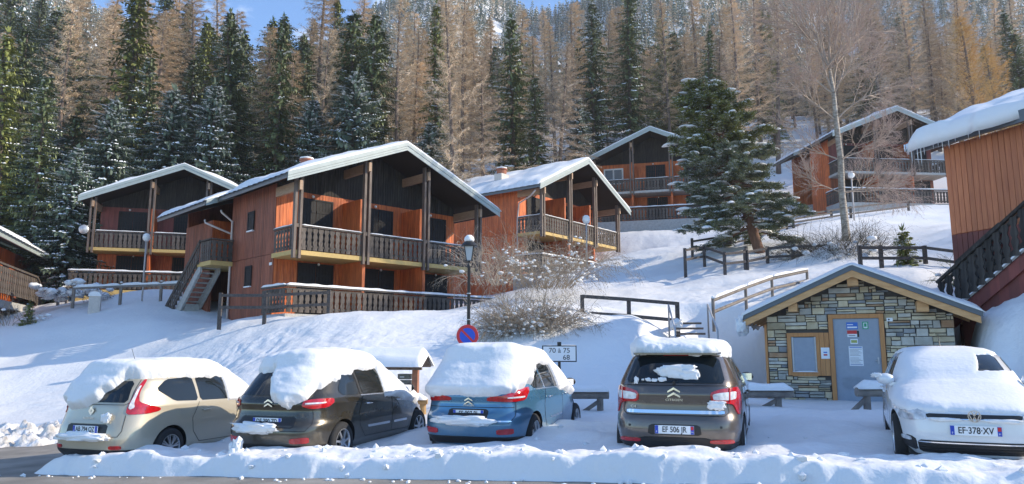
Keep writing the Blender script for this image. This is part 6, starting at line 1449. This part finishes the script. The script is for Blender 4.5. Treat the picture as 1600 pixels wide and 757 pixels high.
hand = [
 ('fir1', 985, -22, 79, 'tallest dark green conifer, straight behind the uppermost centre chalet', .95), ('spruce0', 930, 8, 76, 'dark conifer just left of the tallest conifer', .95),
 ('larch0', 1052, -10, 79, 'big bare larch right of the tallest conifer, above the uppermost chalet roof', 1.0), ('slim0', 685, 8, 62, 'slim yellow-green spruce above the right end of the large chalet roof', 1.0),
 ('larch1', 712, -30, 54, 'bare larch with a long pale trunk rising right of the large chalet apex', .8), ('larch2', 722, -10, 56, 'second pale-trunked larch close behind the long pale trunk', .8),
 ('spruce1', 572, 20, 60, 'dark spruce with snowy lower boughs behind the large chalet ridge', .95), ('larch2', 620, -20, 60, 'golden larch directly above the apex of the large chalet', .9),
 ('fir0', 428, 32, 57, 'dark spruce with a leaning top above the front corner of the large chalet', .95), ('fir1', 368, 28, 58, 'tall dark spruce above the right end of the shaded chalet roof', 1.0),
 ('slim1', 182, -18, 62, 'broad yellow-topped spruce left of the patch of blue sky', 1.5), ('larch0', 85, -30, 64, 'bare larch with a forked pale trunk at the upper left', .9),
 ('slim0', 8, 60, 50, 'yellow-green conifer cut off by the left edge', 1.2), ('spruce2', 60, 120, 48, 'dark spruce above the cabin at the left edge', 1.0),
 ('snowy0', 150, 150, 50, 'snow-dusted fir directly left of the shaded chalet', 1.0), ('snowy1', 108, 230, 47, 'low snowy fir beside the left verge of the shaded chalet', 1.1),
 ('snowy2', 262, 140, 54, 'snow-dusted fir behind the apex of the shaded chalet', 1.1), ('spruce0', 215, 90, 56, 'dark snow-flecked spruce behind the left slope of the shaded chalet', 1.0),
 ('snowy0', 322, 130, 54, 'snowy fir behind the right slope of the shaded chalet', 1.0), ('snowy2', 545, 110, 56, 'snow-laden fir left of the large chalet apex', 1.2),
 ('larch1', 485, 30, 58, 'bare larch with a straight grey trunk above the left roof of the large chalet', .8), ('spruce1', 805, 30, 62, 'dark spruce above the chimney of the bright orange chalet', 1.0),
 ('greylarch0', 870, 70, 60, 'grey-brown bare tree right of the spruce above the orange chalet chimney', 1.1), ('greylarch1', 760, 90, 55, 'grey-brown tree between the two chalet roofs', 1.1), ('snowy1', 905, 150, 70, 'snowy fir behind the left eave of the uppermost chalet', 1.0),
 ('spruce2', 845, 120, 60, 'spruce with dull green crown behind the orange chalet roof', 1.0), ('larch1', 1160, -25, 72, 'large reddish-brown larch above the snow-laden pine', 1.1), ('spruce1', 1105, 50, 76, 'dark spruce between the two big larches', .8),
 ('gold0', 1545, 20, 62, 'bright ochre bare tree above the nearest right chalet', 1.1), ('gold0', 1590, 70, 58, 'ochre bushy tree at the upper right edge', 1.0), ('larch2', 1440, -15, 76, 'tall thin grey larch above the reddish chalet apex', 1.0), ('greylarch0', 1390, 20, 75, 'dull bare tree left of the tall thin larch', 1.2),
 ('greylarch1', 1475, 40, 77, 'grey-brown bare tree with snow lines right of the reddish chalet apex', 1.2), ('slim1', 1215, 20, 84, 'slim conifer top seen between larch and birch', .9), ('snowy0', 475, 150, 56, 'snow-covered fir over the left roof of the large chalet', 1.0)]
for k, px, py, Y, lb, wd in hand: tree_px(k, px, py, Y, lb, wd)
placed = [(o.location.x, o.location.y) for o in bpy.data.objects if o.get('category') == 'tree']
boxes = [(-34, -12, 42, 57), (-14, 2, 26, 46), (-2, 13, 42, 58), (4, 23, 52, 76), (20, 40, 50, 71)]
auto = []; rr = random.Random(77); tries = 0; LK = ['larch0', 'larch1', 'larch2']; SK = ['spruce0', 'spruce1', 'spruce2', 'fir0', 'fir1']; YK = ['snowy0', 'snowy1', 'snowy2']; GK = ['greylarch0', 'greylarch1']
while ntree < 262 and tries < 9000:
    tries += 1; z = rr.random(); Y = 49+rr.random()**1.15*72; hw = .705*Y+2; X = rr.uniform(-hw, hw)
    if any(a-1.5 < X < b+1.5 and c-2 < Y < d+2 for a, b, c, d in boxes): continue
    if X > 14 and Y < 72 : continue
    if X > -12 and X < 14 and Y < 56: continue
    md = 2.1+(Y-49)*.022
    if any((X-a)**2+(Y-b)**2 < md*md for a, b in placed): continue
    px = 800+X/Y*1156; q = rr.random()
    if px < 130: key = rr.choice(SK+YK[:2]+LK[:1]) 
    elif px < 600: key = rr.choice(YK+SK[:3]+GK*2+LK[:2]) if Y < 62 else (rr.choice(LK) if q < .62 else rr.choice(SK+['slim0']))
    elif px < 1100: key = rr.choice(GK*2+SK+YK[:1]+LK) if Y < 64 else (rr.choice(LK) if q < .60 else rr.choice(SK+['slim1']+GK))
    else: key = rr.choice(GK+LK+['spruce1']) if Y < 90 else (rr.choice(LK+GK) if q < .72 else rr.choice(SK))
    top = {'larch': (12, 22), 'spruce': (9, 19), 'fir': (12, 20), 'snowy': (7, 13), 'greylarch': (10, 18), 'slim': (13, 21)}[key.rstrip('0123456789')]
    kind = key.rstrip('0123456789'); wd_ = rr.uniform(1.05, 1.6); zone = 'left of centre' if px < 520 else ('above the middle chalets' if px < 1080 else 'above the right-hand chalets'); row = 'front rows' if Y < 66 else ('middle rows' if Y < 88 else 'far rows')
    s_ = tree(key, X, Y, rr.uniform(*top)*(1 if Y < 70 else (1.12 if 215 < px < 560 else (.92 if px > 560 else 1.15))), wide=wd_); auto.append((s_, kind, px, Y))
    placed.append((X, Y))
ZONES = [(110, 'over the left edge cabin'), (220, 'over the left slope of the shaded chalet'), (330, 'over the shaded chalet apex'), (440, 'over the rear of the large chalet roof'), (540, 'over the left slope of the large chalet'), (640, 'over the large chalet apex'), (740, 'over the right slope of the large chalet'), (840, 'over the orange chalet chimney'), (930, 'over the orange chalet apex'), (1060, 'over the uppermost chalet'), (1190, 'over the snow-laden pine'), (1330, 'behind the birch'), (1480, 'over the reddish chalet apex'), (9999, 'over the nearest right chalet')]
ORD = ['tallest', 'second tallest', 'third tallest', 'fourth tallest', 'fifth tallest', 'sixth tallest', 'seventh tallest', 'eighth tallest', 'ninth tallest', 'tenth tallest', 'eleventh tallest', 'twelfth tallest', 'thirteenth tallest', 'fourteenth tallest']
SHORT = {'spruce': 'dark green snowy spruce', 'snowy': 'snow-dusted blue-green fir', 'slim': 'slim yellow-green spruce', 'fir': 'dark green conifer', 'larch': 'bare golden-brown larch', 'greylarch': 'bare grey-brown tree', 'gold': 'ochre bare tree'}
bins = {}
for s_, kind, px, Y in auto:
    zn = next(n for lim, n in ZONES if px < lim); row = 'front-row' if Y < 66 else ('middle-row' if Y < 88 else 'far-row'); bins.setdefault((kind, row, zn), []).append(s_)
for (kind, row, zn), L in bins.items():
    L.sort(key=lambda o: -o.scale[2])
    for i, s_ in enumerate(L):
        s_['label'] = ((ORD[min(i, 13)]+' ') if len(L) > 1 else '')+row+' '+SHORT[kind]+' '+zn; s_['group'] = 'forest trees behind the chalets'
print('trees', ntree, 'tries', tries)

# far forest: one mass
def far_forest():
    rs = np.random.RandomState(4); tpl = []
    for sd in range(6):
        rr = random.Random(sd); T = Tri(); sp = sd < 4
        for L in range(9 if sp else 8):
            t = .08+.9*L/9; R_ = (.17 if sp else .13)*(1-t)**.8+.012; nb = 6
            for b in range(nb):
                a = b*6.28/nb+rr.random()*2; ca, sa = math.cos(a), math.sin(a); L1 = R_*rr.uniform(.7, 1.25); z = t; w = .045*(1-t*.6) if sp else .016
                T.tri((0, 0, z+.03), (ca*L1-sa*w, sa*L1+ca*w, z-.05 if sp else z+.03), (ca*L1+sa*w, sa*L1-ca*w, z-.06 if sp else z+.02), 0 if sp else 2)
                if sp and rr.random() < .55: T.tri((ca*L1*.3, sa*L1*.3, z+.02), (ca*L1-sa*w*.7, sa*L1+ca*w*.7, z-.040), (ca*L1+sa*w*.5, sa*L1-ca*w*.5, z-.050), 1)
        T.tri((-.012, 0, 0), (.012, 0, 0), (0, 0, 1.0), 2); tpl.append((np.array(T.V), np.array(T.m)))
    Vs = []; Ms = []
    N = 12000; Y = 118+rs.rand(N)**.9*370; X = (rs.rand(N)*2-1)*(.76*Y+10); Z = ground(X, Y, False); Hh = rs.uniform(9, 17, N)*np.where(Y > 200, .9, 1); k = rs.randint(0, 6, N); rot = rs.rand(N)*6.28
    k = np.where((Y < 220) & (rs.rand(N) < .45), 4+rs.randint(0, 2, N), k)
    for i in range(N):
        V, m_ = tpl[k[i]]; c, s = math.cos(rot[i]), math.sin(rot[i]); P = V*Hh[i]; Vs.append(np.stack([P[:, 0]*c-P[:, 1]*s+X[i], P[:, 0]*s+P[:, 1]*c+Y[i], P[:, 2]+Z[i]-.4], 1)); Ms.append(m_)
    V = np.concatenate(Vs); me = npmesh('far_forest', V, np.arange(len(V)).reshape(-1, 3), [M['needle_blue'], M['snow_far'], M['larch_twig']], smooth=False, midx=np.concatenate(Ms))
    link('distant_forest', me, kind='stuff', label='snow-dusted forest covering the far mountainside at the top of the photo', cat='forest')
far_forest()

# ---- the snow-laden pine in the middle right
def big_pine():
    p = at(1190, 392, 36.5); top = at(1110, 122, 36.5); H = top.z-p.z; root = empty('pine_tree', (p.x, p.y, p.z-.4), 0, 'broad leaning pine with snow pads on its boughs, in front of the uppermost chalet', 'tree')
    lean = (-2.5, 0); m = MB(); n = 14; pts = []; rad = []
    for i in range(n): t = i/(n-1); pts.append((lean[0]*t**.9+.15*math.sin(t*5), .2*math.sin(t*4), (H+.2)*t)); rad.append(.24*(1-t)**.8+.04)
    m.tube(pts, rad, 10); m.build('trunk', M['pine_bark'], root, smooth=True)
    def tp(t): i = min(n-2, int(t*(n-1))); f = t*(n-1)-i; return Vector(pts[i]).lerp(Vector(pts[i+1]), f)
    rr = random.Random(5); T = Tri(); lb = MB(); SN = []
    for b in range(112):
        t = .17+.80*(b/112)**.95; o = tp(t); a = b*2.4+rr.uniform(-.5, .5); ca, sa = math.cos(a), math.sin(a)
        prof = np.interp(t, [.15, .3, .5, .7, .85, 1], [2.5, 3.2, 2.8, 2.2, 1.4, .55]); Lb = prof*rr.uniform(.58, 1.18)*(1.1 if ca < 0 else .94); dr = np.interp(t, [.15, .45, .8, 1], [.42, .22, -.05, -.3]); k = 7; P = [o]
        for i in range(1, k+1): u = i/k; P.append(o+Vector((ca*Lb*u, sa*Lb*u, -dr*Lb*u+.20*Lb*u*u*rr.uniform(.3, 1.2)))+Vector((rr.uniform(-.08, .08), rr.uniform(-.08, .08), 0)))
        lb.tube(P, [.055*(1-i/k*.85) for i in range(k+1)], 5, cap=False)
        sn = rr.random() < .95
        nt_ = int(Lb*62)
        for j in range(nt_):
            u = rr.uniform(.22, 1.0)**.8; i = min(k-1, int(u*k)); f = u*k-i; q = P[i].lerp(P[i+1], f); fa = a+rr.choice((-1, 1))*rr.uniform(.2, 1.4); tw = rr.uniform(.2, .75)*(1.25-u*.7); e = q+Vector((math.cos(fa)*tw, math.sin(fa)*tw, rr.uniform(-.35, .25)*tw))
            for c_ in range(4):
                g = q.lerp(e, (c_+1)/4); 
                for h_ in range(3): fb = fa+rr.uniform(-1.3, 1.3); l2 = rr.uniform(.10, .20); T.kite(tuple(g), (g.x+math.cos(fb)*l2, g.y+math.sin(fb)*l2, g.z+rr.uniform(-.10, .12)), (-math.sin(fb)*.026, math.cos(fb)*.026, rr.uniform(-.02, .02)), 3 if (t > .60 and rr.random() < .8) or rr.random() < .15 else 0)  # upper crown mostly takes the yellow-green needles: sunlight put into the colour
                if rr.random() < .60: l3 = rr.uniform(.07, .16); T.kite((g.x-math.cos(fa)*l3, g.y-math.sin(fa)*l3, g.z+.035), (g.x+math.cos(fa)*l3, g.y+math.sin(fa)*l3, g.z+.03), (-math.sin(fa)*.035, math.cos(fa)*.035, .008), 2)
        if sn:
            for i in range(2, k+1):
                if rr.random() < .95: SN.append((P[i]+Vector((rr.uniform(-.25, .25), rr.uniform(-.25, .25), .10)), a, rr.uniform(.20, .48)*(1 if t < .7 else .6)))
    sm = MB()
    for c, a, s_ in SN:
        bm = bmesh.new(); bmesh.ops.create_icosphere(bm, subdivisions=2, radius=1); ca, sa = math.cos(a), math.sin(a); vs = []
        for v in bm.verts: x, y, z = v.co.x*s_*rr.uniform(.95, 1.25), v.co.y*s_*.5*rr.uniform(.8, 1.25), v.co.z*s_*.26*(1 if v.co.z > 0 else .3); vs.append((c.x+x*ca-y*sa, c.y+x*sa+y*ca, c.z+z-abs(v.co.x)*s_*.12))
        sm.add(vs, [[v.index for v in f.verts] for f in bm.faces]); bm.free()
    lb.build('limbs', M['pine_bark'], root, smooth=True); link('crown', T.mesh('crown', [M['needle_pine'], M['bark'], M['snow_far'], M['needle_lit']]), root); sm.build('bough_snow', M['snow_soft'], root, smooth=True, kind='stuff')
big_pine()

# ---- the bare birch
def grow(T, tubes, p, d, L, r, depth, rr, twig_m=0, droop=.12, spread=.55, wob=.12, kids=(3, 5), minr=.006, tmin=.25):
    n = 5; pts = [p]; q = Vector(p); dd = Vector(d).normalized()
    for i in range(n): dd = (dd+Vector((rr.uniform(-wob, wob), rr.uniform(-wob, wob), rr.uniform(-wob, wob)-droop*.12*(3-depth)))).normalized(); q = q+dd*(L/n); pts.append(q.copy())
    if depth > 0: tubes.tube(pts, [r*(1-.6*i/n) for i in range(n+1)], 5 if depth > 1 else 4, cap=False)
    else:
        for i in range(n-1):
            a, b = pts[i], pts[i+1]; w = max(minr, r); T.tri((a.x-w, a.y, a.z), (a.x+w, a.y, a.z+w*.5), tuple(b), twig_m)
        return
    for k in range(rr.randint(*kids)+(depth == 1)*3):
        t = rr.uniform(tmin, 1.0); i = min(n-1, int(t*n)); f = t*n-i; o = pts[i].lerp(pts[i+1], f); ax = Vector((rr.uniform(-1, 1), rr.uniform(-1, 1), rr.uniform(-.5, .6))); ax -= ax.project(dd); ax.normalize()
        nd = (dd*(1-spread)+ax*spread).normalized(); grow(T, tubes, o, nd, L*rr.uniform(.42, .68), r*.5, depth-1, rr, twig_m, droop, spread, wob, kids, minr, tmin)
def birch():
    p = at(1325, 392, 34); root = empty('birch_tree', (p.x, p.y, p.z-.4), 0, 'tall bare birch with pale trunk and a cloud of pinkish twigs', 'tree')
    path = [(1325, 392), (1322, 340), (1318, 300), (1314, 250), (1304, 190), (1300, 150), (1296, 110)]; pts = [at(a, b, 34)-p+Vector((0, .2*math.sin(i), .4)) for i, (a, b) in enumerate(path)]; pts[0].z -= .4
    m = MB(); m.tube(pts, [.20, .17, .155, .14, .12, .10, .075], 10); m.build('trunk', M['birch_bark'], root, smooth=True)
    rr = random.Random(9); T = Tri(); tb = MB(); tb2 = MB()
    forks = [(5, (-.25, .1, 1), 4.6, .05), (5, (.2, .2, 1), 4.8, .05), (6, (.02, .1, 1), 5.0, .06), (6, (-.6, -.2, .9), 4.0, .045), (6, (.6, .1, .9), 4.0, .045), (6, (-.35, .1, 1), 4.2, .06), (6, (.25, -.2, 1), 4.4, .055), (5, (-.7, .2, .9), 3.6, .05), (5, (.6, .3, .9), 3.8, .05), (4, (-.9, -.2, .55), 3.0, .045), (4, (.85, -.1, .7), 3.2, .045), (3, (.9, .3, .5), 2.6, .035), (3, (-1, .3, .35), 2.6, .035), (6, (0, .6, .9), 3.5, .05), (5, (.1, -.8, .7), 2.8, .04), (2, (1, .2, .25), 2.6, .03), (2, (-1, -.4, .15), 2.0, .03), (3, (.3, -1, .3), 2.0, .03), (2, (.7, .6, .2), 3.0, .03), (2, (.9, -.5, .1), 2.6, .03)]
    for i, d, L, r in forks: grow(T, tb, pts[i], Vector(d), L, r, 3, rr, 0, droop=.1, spread=.42, kids=(8, 10), minr=.007)
    tb.build('limbs', M['birch_limb'], root, smooth=True); link('crown', T.mesh('crown', [M['birch_twig']]), root); print('birch', len(T.m))
birch()
def bush(px, py, Y, label, n=70, H=2.4, spread=1.0, twig='bush_twig', snow=30, seed=1, sn_s=(.06, .16), W=1.5, depth=2, upb=.8):
    p = at(px, py, Y); g = p.z; root = empty('bare_bush', (p.x, p.y, g-.15), 0, label, 'bush'); rr = random.Random(seed); T = Tri(); tb = MB(); tips = []
    for i in range(n):
        a = rr.uniform(0, 6.28); rad = rr.random()*W*.35; d = Vector((math.cos(a)*spread*rr.uniform(.3, 1), math.sin(a)*spread*rr.uniform(.3, 1), upb*rr.uniform(.4, 1.2))); o = Vector((math.cos(a)*rad, math.sin(a)*rad*.7, 0)); L = H*rr.uniform(.5, 1.0)
        grow(T, tb, o, d, L, .014, depth, rr, 0, droop=.5, spread=.42, kids=(4, 6), minr=.0055, tmin=.15, wob=.2); dd = d.normalized(); tips += [o+dd*L*rr.uniform(.35, 1.0)-Vector((0, 0, .12*L)) for _ in range(3)]
    tb.build('stems', M[twig], root, smooth=False); link('twigs', T.mesh('twigs', [M[twig]]), root)
    sm = MB()
    for k in range(snow):
        c = rr.choice(tips)+Vector((rr.uniform(-.25, .25), rr.uniform(-.25, .25), rr.uniform(-.2, .1))); s_ = rr.uniform(*sn_s); bm = bmesh.new(); bmesh.ops.create_icosphere(bm, subdivisions=2, radius=1)
        sm.add([(c.x+v.co.x*s_*rr.uniform(.85, 1.3), c.y+v.co.y*s_*rr.uniform(.85, 1.2), c.z+v.co.z*s_*.6*rr.uniform(.8, 1.2)) for v in bm.verts], [[v.index for v in f.verts] for f in bm.faces]); bm.free()
    if snow: sm.build('snow_clumps', M['snow_soft'], root, smooth=True, kind='stuff')
    return root
bush(828, 520, 22.5, 'large rounded bare bush with snow clumps, on the slope right of the lamp post', n=240, H=1.35, spread=.85, snow=700, seed=3, W=2.9, upb=.9, sn_s=(.025, .085))
bush(850, 445, 29.0, 'taller bare bush with puffs of snow below the orange chalet balcony', n=80, H=2.7, spread=.9, snow=260, seed=4, W=3.2, upb=1.0, sn_s=(.025, .085))
bush(775, 440, 31.0, 'reddish-tipped bare bush against the side wall of the orange chalet', n=40, H=2.3, spread=.9, snow=10, seed=6, W=3.0, upb=1.0, twig='grey_twig')
bush(12, 505, 35.5, 'thin leafless saplings in the snow at the left edge', n=10, H=2.1, spread=.5, snow=0, seed=7, W=3.2, depth=1, upb=1.2)
bush(48, 500, 36, 'sparse low sapling beside the small fir at the left', n=8, H=1.2, spread=.6, snow=6, seed=8, W=1.2, depth=1)
b_ = bush(1312, 415, 33.2, 'dark snow-smothered shrub at the foot of the birch', n=300, H=2.1, spread=1.0, snow=130, seed=9, W=4.0, twig='dark_leaf', sn_s=(.08, .22), upb=.8)
bush(128, 458, 40, 'snow-smothered low shrubs between the left cabin and the shaded chalet', n=40, H=1.2, spread=1.2, snow=70, seed=12, W=4.5, twig='dark_leaf', sn_s=(.12, .30), upb=.6)
bush(1500, 440, 22.5, 'small shrub with snow behind the right eave of the stone hut', n=16, H=1.0, spread=.8, snow=8, seed=15, W=1.2, twig='needle')
proto('young0', spruce(301, 2.6, .95, 'needle_lit', .3, droop=.1, lv=9, dens=1.6, sparse=.25), trunk_mesh(2.5, .035, 'bark', 3, bend=.03, r1=.01), 2.6, .95)
NM['young'] = 'fir_sapling'
def young(px, pyb, pyt, Y, label):
    p = at(px, pyb, Y); H = at(px, pyt, Y).z-p.z; c, t, h, r = KIND['young0']; o = empty('fir_sapling', (p.x, p.y, p.z-.1), 1.0, label, 'tree'); o.scale = (H/h,)*3; link('trunk', t, o); link('crown', c, o)
young(1415, 425, 355, 27.5, 'young fir sapling between the hut roof and the right chalet'); young(43, 510, 470, 35.8, 'tiny fir sapling in the snow below the cabin at the left')

# thin cold air between here and the far mountainside
hz = MB(); hz.box((-640, -15, -6), (640, 700, 275)); hm = bpy.data.materials.new('thin_haze'); hm.use_nodes = True; hn = hm.node_tree; hn.nodes.clear()
ho = hn.nodes.new('ShaderNodeOutputMaterial'); hv = hn.nodes.new('ShaderNodeVolumePrincipled'); hv.inputs['Density'].default_value = .00042; hv.inputs['Color'].default_value = (.88, .93, 1, 1); hv.inputs['Anisotropy'].default_value = .3
hn.links.new(hv.outputs[0], ho.inputs['Volume']); hz.build('haze', hm, kind='stuff')
# lettering as real meshes
bpy.context.view_layer.update(); _dg = bpy.context.evaluated_depsgraph_get()
for o in [o for o in bpy.data.objects if o.type == 'FONT']:
    me = bpy.data.meshes.new_from_object(o.evaluated_get(_dg)); n = link(o.name.split('.')[0], me, o.parent); n.location = o.location; n.rotation_euler = o.rotation_euler; n.scale = o.scale
    bpy.data.objects.remove(o, do_unlink=True)
